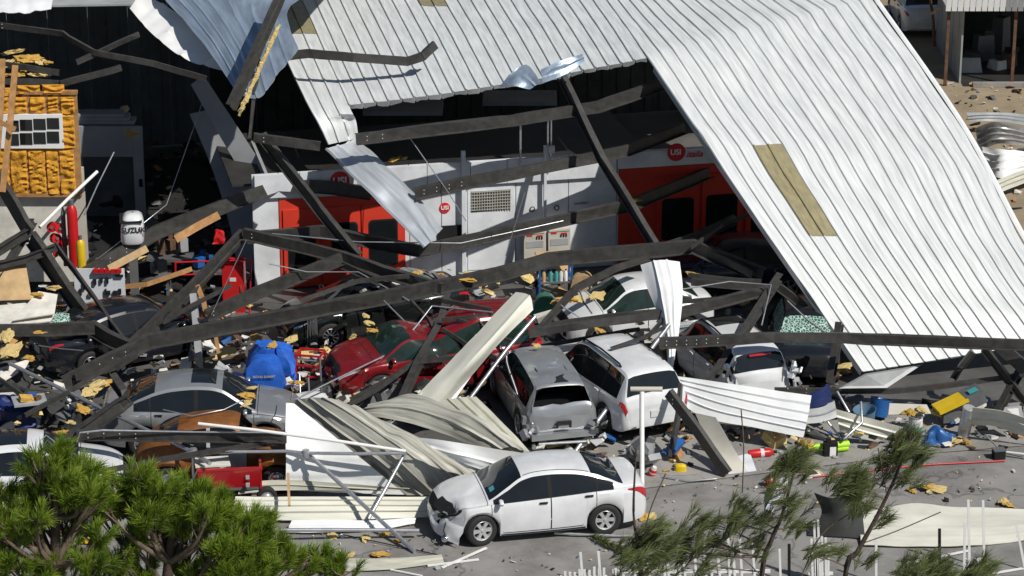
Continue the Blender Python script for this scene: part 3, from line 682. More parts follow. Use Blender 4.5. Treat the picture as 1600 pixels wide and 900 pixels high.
def car(kind, label, cat, loc, yaw, mat, wheel='five', sx=1., deform=None, glass='glass', open_rear=False, skip=(), group=None, sunroof=None, rimmat='alloy',
        pillars='blackplastic', front='std', tilt=(0,0), roofmat=None, name=None, rails=False, steer=0., doormat=None, nolights=False, sy=1., sz=1.):
    S = CARS[kind]; f = {k: pchip(S[k]) for k in ('zt', 'zs', 'w', 'zb')}; Rr = S['R'] + .055
    root = thing(name or {'sedan': 'sedan_car', 'suv': 'suv_car', 'van': 'minivan_car', 'beetle': 'vintage_car'}[kind], label, cat, loc, (tilt[0], tilt[1], yaw), group)
    D = deform or (lambda p: p)
    def sec(x):
        w_ = f['w'](x); zb = f['zb'](x); zs = max(f['zs'](x), zb + .06); zt = max(f['zt'](x), zs + .012)
        for ax in S['axle']:
            if abs(x - ax) < Rr: zb = max(zb, S['R']*.97 + math.sqrt(Rr*Rr - (x-ax)**2) - .02)
        zb = min(zb, zs - .05); h = zs - zb; g = zt - zs; wt = max(w_ - .05 - S['tum'] * max(0, g - .06) - .35 * min(g, .06), .15)
        bul = w_
        flare = 0.
        if kind == 'beetle':
            for ax in S['axle']: flare = max(flare, .075 * max(0, 1 - abs(x-ax)/.5))
        a = [(0, zb), (w_*.84, zb), (w_*.955 + flare, zb), (w_*.972 + flare, zb + .10*h), (bul + flare, zb + .42*h), (bul - .008 + flare*.6, zb + .66*h), (w_ - .022, zb + .90*h), (w_ - .05, zs)]
        zw0 = zs + min(.03, .3*g)
        a += [(w_ - .065, zw0)]
        zw1 = zt - min(.085, .26*g); p0, p1 = (w_ - .065, zw0), (wt, zw1)
        a += [(p0[0]*.5 + p1[0]*.5 + .012, (zw0+zw1)/2), p1, (wt - .045, zt - min(.03, .1*g)), (wt*.72, zt + .012), (wt*.36, zt + .028), (0, zt + .033)]
        return a
    K = 15
    xs0, xs1 = S['zt'][0][0], S['zt'][-1][0]
    xs = set(np.round(np.linspace(xs0, xs1, 50), 4).tolist()) | {k[0] for k in S['zt']}
    for q in (S['ws'], S['rw'], S['hood'], S['trunk'], *S['dlo'], *S['doors']): xs |= set(q)
    for ax in S['axle']: xs |= {round(ax + Rr*math.cos(math.pi*i/12), 4) for i in range(13)}
    if sunroof: xs |= {sunroof[0], sunroof[1]}
    xs = sorted(x for x in xs if xs0 <= x <= xs1); xs = [x for i, x in enumerate(xs) if i == 0 or x - xs[i-1] > .004]
    secs = [sec(x) for x in xs]
    T = lambda p: D(Vector((p[0]*sx, p[1]*sy, p[2]*sz)))
    parts = {}
    def put(key, quad):
        parts.setdefault(key, []).append(quad)
    def inr(x, q): return q[0] - 1e-6 <= x <= q[1] + 1e-6
    for i in range(len(xs) - 1):
        xm = (xs[i] + xs[i+1]) / 2
        for k in range(K - 1):
            for sd in (1, -1):
                key = ('body', 0)
                if 8 <= k <= 9 and any(inr(xm, q) for q in S['dlo']) and f['zt'](xm) - f['zs'](xm) > .09:
                    key = ('side_window', (sd, [j for j, q in enumerate(S['dlo']) if inr(xm, q)][0]))
                elif 8 <= k <= 9 and S['dlo'][0][0] < xm < S['dlo'][-1][1]: key = ('pillar', (sd, sum(1 for q in S['dlo'] if q[0] > xm)))
                elif k >= 11 and inr(xm, S['ws']): key = ('windshield', 0)
                elif k >= 11 and inr(xm, S['rw']): key = ('rear_window', 0)
                elif k >= 12 and sunroof and inr(xm, sunroof): key = ('sunroof', 0)
                elif k >= 8 and inr(xm, S['hood']): key = ('hood', 0)
                elif k >= 10 and S['rw'][1] < xm < S['ws'][0]: key = ('roof', 0)
                elif xm > S['hood'][1] - .02 or (xm > S['axle'][0] + Rr and k <= 5): key = ('front_bumper', 0)
                elif k >= 10 and inr(xm, S['trunk']) : key = ('boot_lid', 0)
                elif k <= 5 and xm < S['axle'][1] - Rr: key = ('rear_bumper', 0)
                elif 3 <= k <= 7:
                    for j, q in enumerate(S['doors']):
                        if inr(xm, q): key = ('door', (sd, j))
                a, b, c, d = (xs[i], secs[i][k]), (xs[i+1], secs[i+1][k]), (xs[i+1], secs[i+1][k+1]), (xs[i], secs[i][k+1])
                q = [Vector((X, yz[0]*sd, yz[1])) for X, yz in (a, b, c, d)]
                put(key, q if sd < 0 else q[::-1])
    for e, i in ((-1, 0), (1, len(xs) - 1)):
        for k in range(K - 1):
            for sd in (1, -1):
                q = [Vector((xs[i], secs[i][k][0]*sd, secs[i][k][1])), Vector((xs[i], secs[i][k+1][0]*sd, secs[i][k+1][1])), Vector((xs[i], 0, secs[i][k+1][1])), Vector((xs[i], 0, secs[i][k][1]))]
                put(('front_bumper' if e > 0 else 'rear_bumper', 0), q)
    objs = {}
    for (nm, sub), quads in parts.items():
        if nm in skip: continue
        if nm == 'rear_window' and open_rear: continue
        mb = MB(); idx = {}
        off = {'windshield': .004, 'rear_window': .004, 'side_window': -.006, 'sunroof': .004, 'pillar': -.004}.get(nm, 0)
        for q in quads:
            ids = []
            for p in q:
                kk = (round(p.x, 4), round(p.y, 4), round(p.z, 4))
                if kk not in idx:
                    idx[kk] = len(mb.v); mb.v.append(tuple(T(p + Vector((0,0,off)) if off > 0 else p * 1))); mb.uv.append((p.x, p.z))
                ids.append(idx[kk])
            ids2 = []
            for t in ids:
                if t not in ids2: ids2.append(t)
            if len(ids2) > 2: mb.f.append(tuple(ids2)); mb.m.append(0)
        mm = {'side_window': glass, 'windshield': glass, 'rear_window': glass, 'sunroof': 'glass', 'pillar': pillars}.get(nm, mat)
        if nm == 'door' and doormat: mm = doormat
        if nm in ('roof',) and roofmat: mm = roofmat
        objs[(nm, sub)] = mb.build(nm, mm, root, 32, True)
    def surf(x, k, sd=1):
        s = sec(x); i = min(int(k), K - 2); t = k - i
        return Vector((x, sd*(s[i][0]*(1-t) + s[i+1][0]*t), s[i][1]*(1-t) + s[i+1][1]*t))
    def patch(name, mt, x0, x1, k0, k1, sd=1, off=.008, n=5, m=5, parent=None, shape=None):
        vs = []
        for i in range(n + 1):
            for j in range(m + 1):
                a, b = i/n, j/m
                if shape: x, k = shape(a, b)
                else: x, k = x0 + (x1-x0)*a, k0 + (k1-k0)*b
                p = surf(x, k, sd); e = .004
                du = surf(x + e, k, sd) - surf(x - e, k, sd); dk = surf(x, min(k + .05, K - 1.01), sd) - surf(x, max(k - .05, 0), sd)
                nn = du.cross(dk) * -sd; nn = nn.normalized() if nn.length > 1e-9 else Vector((0,0,1))
                vs.append(T(p + nn * off))
        q = m + 1; mb = MB(); mb.add(vs, [(i*q+j, (i+1)*q+j, (i+1)*q+j+1, i*q+j+1) for i in range(n) for j in range(m)])
        return mb.build(name, mt, parent or root, 40, True)
    # seams, handles, mirrors
    if kind != 'beetle' or True:
        for j, q in enumerate(S['doors']):
            for sd in (1, -1):
                dr = objs.get(('door', (sd, j)))
                if dr is None: continue
                for xx in q: patch('seam', 'seam', xx - .007, xx + .007, 3.0, 8.0, sd, .004, 1, 8, dr)
                patch('seam', 'seam', q[0], q[1], 2.95, 3.05, sd, .004, 10, 1, dr)
                hx = q[0] + .16; p = surf(hx, 6.35, sd); mb = MB(); c = T(p + Vector((0, sd*.022, 0))); mb.box(c, (.17, .03, .032)); mb.build('handle', 'blackplastic' if kind == 'sedan' else mat, dr, None, True)
    hx = S['hood'][0]
    for sd in (1, -1):
        patch('seam', 'seam', hx, S['hood'][1], 8.0, 8.12, sd, .004, 8, 1); patch('seam', 'seam', hx - .006, hx + .008, 8, 14, sd, .004, 1, 8)
        if 'mirror' not in skip and kind != 'beetle':
            mx = S['dlo'][-1][1] - .16; p = surf(mx, 8.2, sd); mb = MB(); c = p + Vector((0, sd*.13, .06))
            pr = [(0,0),(.05,.002),(.085,.02),(.095,.06),(.08,.09),(0,.10)]
            mb.lathe([(r*.9, h) for r, h in pr], 10, (0,0,0), 'x'); mb.v = [tuple(T(c + Vector((q[0] - .03, q[1]*1.25, q[2]*.85)))) for q in mb.v]
            mb.tube([T(p), T(c)], .025, 5); mb.build('mirror', mat if pillars != 'black_mirror' else 'blackplastic', root, 45, True)
    # lights
    a0 = S['zt'][0][0]; a1 = S['zt'][-1][0]
    for sd in (1, -1):
        if nolights: break
        if kind == 'sedan':
            patch('tail_light', 'redlight', 0, 0, 0, 0, sd, .012, 6, 5, None, lambda a, b: (a0 + .06 + .30*a, 6.05 + (1.75*b)*(1 - .75*a) + .5*a))
            patch('headlight', 'headlight', 0, 0, 0, 0, sd, .012, 6, 4, None, lambda a, b: (a1 - .12 - .42*a, 6.4 + 1.7*b*(1 - .5*a) + .7*a))
        elif kind in ('suv', 'van'):
            patch('tail_light', 'redlight', 0, 0, 0, 0, sd, .012, 5, 5, None, lambda a, b: (a0 + .035 + .20*a, 5.6 + 2.2*b*(1 - .45*a) + .5*a))
            patch('headlight', 'headlight', 0, 0, 0, 0, sd, .012, 6, 4, None, lambda a, b: (a1 - .10 - .36*a, 6.2 + 1.8*b*(1 - .4*a) + .5*a))
            patch('indicator', 'amber', 0, 0, 0, 0, sd, .014, 3, 3, None, lambda a, b: (a1 - .42 - .10*a, 6.7 + 1.0*b*(1 - .4*a) + .5*a))
        else:
            p = surf(1.55, 7.2, sd); mb = MB(); mb.lathe([(0,.09),(.05,.085),(.085,.06),(.095,0)], 14, (0,0,0), 'x'); mb.v = [tuple(T(p + Vector((q[0], q[1], q[2])))) for q in mb.v]; mb.build('headlight', 'headlight', root, 40, True)
    if kind != 'beetle':
        for sd in (1, -1):
            patch('grille', 'blackplastic', a1 - .17, a1 - .035, 11.2, 13.99, sd, .006, 4, 5)
            patch('lower_grille', 'blackplastic', a1 - .06, a1 - .004, 3.2, 7.5, sd, .006, 3, 4)
        # number plate
        zz = .80 if kind == 'sedan' else .86
        if 'plate' not in skip:
            mb = MB(); mb.box(T(Vector((a0 - .012, 0, zz - .12))), (.02, .32, .16)); mb.build('number_plate', 'plate', root, None, True)
    for sd in (1, -1): patch('sill', 'blackplastic', S['axle'][1] + Rr + .02, S['axle'][0] - Rr - .02, 1.7, 2.6, sd, .005, 8, 2)
    for sd in (1, -1):      # thin bright window edging
        patch('window_trim', 'blackplastic', S['dlo'][0][0], S['dlo'][-1][1] - .05, 7.9, 8.06, sd, .006, 14, 1)
    if rails:
        for sd in (1, -1):
            mb = MB(); mb.tube([T(surf(x, 11.2, sd) + Vector((0, 0, h))) for x, h in ((-1.6,.0),(-1.5,.05),(-.5,.055),(.3,.05),(.4,0))], .022, 6); mb.build('roof_rail', 'blackplastic', root, 40, True)
    for ax in S['axle']:
        for sd in (1, -1):
            nm = ('wf' if ax > 0 else 'wr') + ('l' if sd > 0 else 'r')
            if nm in skip: continue
            ww = f['w'](ax) - .115 + (.06 if kind == 'beetle' else 0)
            add_wheel(root, ax*sx, sd*ww*sy, S['R'], sd, wheel, S['R'], steer if ax > 0 else 0, rimmat)
    # dark underbody and lining so that nothing shows through
    mb = MB(); mb.box((0, 0, .55), ((xs1-xs0)*.80*sx, 1.25*sy, .42)); 
    mb.v = [tuple(D(Vector(q))) for q in mb.v]; mb.build('underbody', 'seam', root, None, True)
    if open_rear:
        mb = MB(); rows = []
        for x in xs:
            s = sec(x); rows.append([T(Vector((x, sd_*max(yz[0] - .07, 0), yz[1] - (.06 if yz[1] > 1 else 0)))) for sd_, ks in ((1, range(7, K)), (-1, range(K-1, 6, -1))) for yz in (s[k] for k in ks)])
        kk = len(rows[0]); vsl = [p for r_ in rows for p in r_]
        fs = [(i*kk+j, i*kk+j+1, (i+1)*kk+j+1, (i+1)*kk+j) for i in range(len(rows)-1) for j in range(kk-1) if xs[i] > S['rw'][1] + .02]
        mb.add(vsl, fs); mb.build('cabin_lining', 'seam', root, None, True)
        mb = MB(); mb.box(T(Vector((a0 + .75, 0, 1.0))), (.14, 1.25, .42), (0, -.2, 0)); mb.build('rear_seat', 'blackplastic', root, None, True)
    return root, surf, patch, objs, T
def by_wheels(fp, rp, off, near=1):
    """front and rear near-side wheel contacts (pixels) -> centre, yaw; near=+1 when the car's left side faces us"""
    a, b = P(*fp), P(*rp); d = (a - b); yaw = math.atan2(d.y, d.x)
    left = Vector((-math.sin(yaw), math.cos(yaw), 0)); c = (a + b)/2 - left * near * off
    return (c.x, c.y, 0.0), yaw
def dent(cx, r, depth, dirv, seed=0, noise_=.0):
    c = V(cx); dv = V(dirv)
    def f(p):
        d = (p - c).length / r
        if d < 1: p = p + dv * depth * (1 - d*d)**2 + Vector((nz(p, 5, seed), nz(p, 5, seed + 3), nz(p, 5, seed + 7))) * noise_ * (1 - d)
        return p
    return f
def chain(*fs):
    def f(p):
        for g in fs: p = g(p)
        return p
    return f
# ---------------------------------------------------------------- white saloon in front
loc, yaw = by_wheels((754, 851), (944, 834), .80, 1)
def crumple(p):
    d = (p - Vector((2.1, .62, .62))).length
    if d < .55:
        k = (1 - d/.55); p = p + Vector((-.20*k, -.15*k, -.06*k)) + Vector((nz(p,4,1), nz(p,4,5), nz(p,4,9)))*.09*k
    d = (p - Vector((1.75, .6, .86))).length
    if d < .5 and p.z > .75: p = p + Vector((0, 0, .05*(1-d/.5))) + Vector((0,0,nz(p,3,2)))*.04*(1-d/.5)
    return p
ws, surf, patch, ob, T = car('sedan', 'white four-door saloon with a smashed front corner, parked on open asphalt in front', 'car', loc, yaw, 'p_white', 'hub', deform=crumple,
    rimmat='hubcap', skip=('plate', 'headlight'), nolights=True, steer=R(14))
a0 = -2.27
for sd in (1, -1):
    patch('tail_light', 'redlight', 0, 0, 0, 0, sd, .012, 8, 5, None, lambda a, b: (a0 + .045 + .42*a, 5.3 + 2.6*b*(1 - .8*a) + 1.6*a))
patch('headlight', 'headlight', 0, 0, 0, 0, -1, .012, 6, 4, None, lambda a, b: (2.15 - .42*a, 6.4 + 1.7*b*(1 - .5*a) + .7*a))
patch('engine_bay_gap', 'seam', 0, 0, 0, 0, 1, .022, 8, 6, None, lambda a, b: (2.20 - .42*a, 6.3 + 2.6*b*(1 - .55*a) + .9*a))
patch('engine_bay_gap', 'seam', 2.0, 2.2, 9, 13.9, 1, .02, 5, 5)
for k in range(7):
    mb = MB(); c = Vector((1.9 + rnd.uniform(-.1,.3), .45 + rnd.uniform(-.1,.35), .62 + rnd.uniform(-.12,.14))); mb.box(c, (rnd.uniform(.08,.25), rnd.uniform(.03,.1), rnd.uniform(.03,.1)), (rnd.random()*3, rnd.random()*3, rnd.random()*3)); mb.build('broken_bracket', rnd.choice(['blackplastic', 'seam', 'p_grey']), ws, None, True)
# torn bumper skin hanging off the corner
vs = []; n, m = 12, 7
for i in range(n + 1):
    for j in range(m + 1):
        a = i / n; b = j / m; an = R(-12 + 82*a)
        p = Vector((1.52 + .74*math.cos(an) , .0 + .90*math.sin(an) , .20 + .40*b)) + Vector((.05*a, .05*a, -.12*a*a)) + Vector((nz((a*3, b*2, 0), 2, 4), nz((a*3, b*2, 5), 2, 4), 0))*.045*a
        p.x -= .08*b*b; vs.append(p)
mb = MB(); k = m + 1; mb.add(vs, [(i*k+j, (i+1)*k+j, (i+1)*k+j+1, i*k+j+1) for i in range(n) for j in range(m) if not (3 <= i <= 5 and j >= 4)])
mb.build('hanging_bumper', 'p_white', ws, 40, True)
mb = MB(); mb.lathe([(0,.05),(.06,.045),(.085,.0),(.07,-.07),(0,-.09)], 12, (2.12,.74,.19), 'x'); mb.build('dangling_fog_lamp', 'chrome', ws, 40, True)
mb = MB(); mb.tube([(2.05,.62,.5),(2.12,.74,.38),(2.10,.78,.28),(2.12,.74,.2)], .014); mb.build('cable', 'blackplastic', ws, 40, True)
patch('screen_sticker', 'tealp', .98, 1.08, 12.2, 12.9, 1, .012, 2, 2)
mb = MB(); q = patch('roof_channel', 'seam', -1.0, .40, 11.2, 11.32, 1, .006, 12, 1)
# ---------------------------------------------------------------- the others
def rear_at(px, yaw, half, sx=1.):
    p = P(*px); h = Vector((math.cos(yaw), math.sin(yaw), 0)); c = p + h * half * sx; return (c.x, c.y, 0.)
yw = R(90 + 13)
def van_d(p): 
    if p.x < -2.1: p = p + Vector((nz(p, 4, 3), nz(p, 4, 6), nz(p, 4, 8))) * .07
    if p.z > 1.55: p.z -= .05 * (1 + nz(p, 1.5, 2))
    return p
sv, surf, patch, ob, T = car('suv', 'silver estate with its rear window and bumper gone, between the maroon minivan and white estate', 'car', rear_at((880, 706), yw, 2.24), yw, 'p_silver', 'five', sx=.95, sy=.90, sz=.92, deform=van_d, open_rear=True, skip=('plate', 'tail_light'), nolights=True)
for sd in (1, -1): patch('seam', 'seam', -2.3, -2.12, 9.9, 10.15, sd, .01, 2, 1)
mb = MB(); mb.box(Vector((-2.30, 0, .70)), (.06, .34, .15)); mb.build('plate_recess', 'seam', sv, None, True)
mb = MB(); mb.box(Vector((-2.33, .02, .66)), (.05, .24, .06)); mb.build('latch_trim', 'chrome', sv, None, True)
mb = MB(); mb.box((-2.34, 0, .46), (.16, 1.55, .13), (0,.1,.02)); mb.build('bumper_beam', 'p_silver', sv, None, True)
mb = MB(); mb.tube([(-2.3,.7,.25),(-2.42,.72,.24)], .05, 9); mb.tube([(-2.36,.6,.3),(-2.38,-.5,.27)], .035); mb.build('exhaust', 'galv', sv, 40, True)
for k in range(14):
    mb = MB(); s_ = rnd.choice((1,-1)); mb.box((-2.1 - rnd.random()*.25, s_*(.62 + rnd.random()*.32), .35 + rnd.random()*.5), (rnd.uniform(.05,.2), rnd.uniform(.02,.12), rnd.uniform(.05,.25)), (rnd.random(), rnd.random(), rnd.random())); mb.build('torn_metal', rnd.choice(['p_silver', 'blackplastic', 'p_grey', 'galv']), sv, None, True)
yw = R(90 + 25)
jp, surf, patch, ob, T = car('suv', 'white estate with dark windows and black roof rails beside the silver wrecked one', 'car', rear_at((1026, 692), yw, 2.3), yw, 'p_white', 'five', rails=True, glass='glass', sx=.97, sy=.96, sz=.99,
    deform=dent((.9, .95, .9), .8, .10, (0,-1,0), 2, .05))
yw = R(90 + 19)
w2, surf, patch, ob, T = car('suv', 'white estate with a dark glass sunroof under the long steel beam on the right', 'car', rear_at((1190, 652), yw, 2.24), yw, 'p_white', 'five', sx=.95, sy=.90, sz=.93, sunroof=(-.35,.42), rails=True, skip=('plate',),
    deform=chain(dent((-2.3, .9, .9), .7, .22, (.8,-.4,0), 4, .12), dent((-2.3, -.9, .9), .6, .2, (.8,.4,0), 6, .12)), nolights=True)
mb = MB(); mb.box(T(Vector((-2.14, .0, 1.60))), (.05, .55, .05), (0,.5,0)); mb.build('brake_light', 'redlight', w2, None, True)
for k in range(16):
    mb = MB(); s_ = rnd.choice((1,-1)); mb.box((-2.15 - rnd.random()*.2, s_*(.60 + rnd.random()*.32), .7 + rnd.random()*.75), (rnd.uniform(.05,.16), rnd.uniform(.02,.12), rnd.uniform(.05,.2)), (rnd.random(), rnd.random(), rnd.random())); mb.build('torn_metal', rnd.choice(['p_white', 'chrome', 'blackplastic', 'galv']), w2, None, True)
# white car behind them, facing left
loc, yaw = by_wheels((934, 545), (1072, 531), .80, 1)
car('sedan', 'white saloon facing left behind the two white estates, mostly hidden by purlins', 'car', loc, yaw, 'p_white', 'five', sx=.86, glass='glassgreen')
# maroon minivan
yw = R(180 + 19); c = P(676, 597)
def red_d(p):
    if p.z > 1.2: p.z -= .42 * max(0, 1 - abs(p.x - .15) / 1.1) * (p.z - 1.2) / .55
    if p.x > 1.9 and p.z > .5: p = p + Vector((nz(p, 3, 1)*.1, nz(p, 3, 5)*.08, nz(p, 3, 8)*.08))
    return p
car('van', 'dark red minivan with a crushed roof and foam on its windscreen edge', 'minivan', (c.x, c.y, 0), yw, 'p_maroon', 'five', deform=red_d, glass='glassgreen')
# black saloon behind it
loc, yaw = by_wheels((512, 546), (686, 520), .80, 1)
car('sedan', 'glossy black saloon with a silver multi-spoke wheel behind the red minivan', 'car', loc, yaw, 'p_blackgreen', 'ten', sx=1.06)
# dark saloon left
loc, yaw = by_wheels((318, 556), (132, 592), .80, -1)
car('sedan', 'dark blue-black saloon pinned under crossed steel beams at the left', 'car', loc, yaw, 'p_black', 'five', sx=1.06, glass='glass', roofmat='p_black')
# silver-grey estate left
c = P(322, 690); car('sedan', 'silver-grey car with sunroof facing right, behind the rusty brown vintage car', 'car', (c.x, c.y, 0), R(3), 'p_grey', 'five', sunroof=(-.25,.30), sx=1.02, sy=1.02, sz=1.10, roofmat='p_grey', name='hatchback_car')
# brown vintage car
c = P(352, 752); bt, surf, patch, ob, T = car('beetle', 'rusty brown round-backed vintage car with a pale grey door', 'vintage car', (c.x, c.y, 0), R(2), 'p_bronze', 'chrome', doormat='p_primer', rimmat='chrome', pillars='p_primer', skip=('windshield',), glass='glass', sx=.98, sz=1.04)
# white car left edge
c = P(42, 786); car('sedan', 'white saloon with a dark sunroof at the left edge behind the pine', 'car', (c.x, c.y, 0), R(8), 'p_white', 'five', sunroof=(-.7,.1), sz=1.06)
# white car top right
p = P(1449, 62); car('sedan', 'white saloon seen from behind beside the shed at the top right', 'car', (p.x, p.y + 2.2, 0), R(90), 'p_white', 'five', sy=1.02)
# dark cars in the shade on the right
p = P(1150, 452); car('sedan', 'dark navy saloon in the deep shade under the fallen roof', 'car', (p.x, p.y, 0), R(180), 'p_navy', 'five')
p = P(1290, 615); car('suv', 'black crushed estate under the roof edge with shattered green windscreen', 'car', (p.x - .35, p.y + 1.75, 0), R(266), 'p_black', 'five', glass='shattered', sx=.62, sy=.85, sz=.86, nolights=True)
# ================================================================ fallen steel
def zprof(h, fl, t=.012):
    a = h/2; return [(-fl,a),(t,a),(t,-a+t),(fl,-a+t),(fl,-a),(0,-a),(0,a-t),(-fl,a-t)]
def cprof(h, fl, t=.014):
    a = h/2; return [(-fl,a),(0,a),(0,-a),(-fl,-a),(-fl,-a+t),(-t,-a+t),(-t,a-t),(-fl,a-t)]
def iprof(h, b, t=.018):
    a, b = h/2, b/2; return [(-b,a),(b,a),(b,a-t),(t/2,a-t),(t/2,-a+t),(b,-a+t),(b,-a),(-b,-a),(-b,-a+t),(-t/2,-a+t),(-t/2,a-t),(-b,a-t)]
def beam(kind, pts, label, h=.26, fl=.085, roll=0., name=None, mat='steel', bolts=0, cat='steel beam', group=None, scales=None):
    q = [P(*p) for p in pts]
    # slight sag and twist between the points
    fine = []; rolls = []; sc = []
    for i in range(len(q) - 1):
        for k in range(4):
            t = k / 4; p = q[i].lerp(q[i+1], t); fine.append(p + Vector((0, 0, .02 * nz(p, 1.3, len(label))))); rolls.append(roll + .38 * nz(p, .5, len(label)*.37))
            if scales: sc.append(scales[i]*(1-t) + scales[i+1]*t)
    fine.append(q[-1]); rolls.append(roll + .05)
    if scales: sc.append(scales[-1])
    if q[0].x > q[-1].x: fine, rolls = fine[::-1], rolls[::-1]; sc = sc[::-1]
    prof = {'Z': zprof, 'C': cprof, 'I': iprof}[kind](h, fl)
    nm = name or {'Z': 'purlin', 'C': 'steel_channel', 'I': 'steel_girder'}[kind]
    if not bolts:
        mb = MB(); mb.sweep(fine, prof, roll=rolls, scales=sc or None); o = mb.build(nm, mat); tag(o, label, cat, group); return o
    base = min(fine, key=lambda p: p.z); t = thing(nm, label, cat, base, group=group)
    mb = MB(); mb.sweep(fine, prof, roll=rolls, scales=sc or None); mb.build('web', mat, t)
    for b in range(bolts):
        f = (b // 2 * .35 + .25) / max(1e-3, sum((fine[i+1]-fine[i]).length for i in range(len(fine)-1)))
        f = min(f, .95); i = int(f*(len(fine)-1)); p = fine[i].lerp(fine[i+1], f*(len(fine)-1) - i); d = (fine[i+1]-fine[i]).normalized(); nn = d.cross(Vector((0,0,1))).normalized()
        c = p + Vector((0,0,(.05 if b % 2 else -.05))) + nn*.018
        bm_ = MB(); bm_.lathe([(.013,-.008),(.013,.006),(0,.006)], 6, (0,0,0), 'y'); bm_.v = [tuple(c + d*v[0] - nn*(-v[1]) + Vector((0,0,v[2]))) for v in bm_.v]; bm_.build('bolt', 'plate', t)
    return t
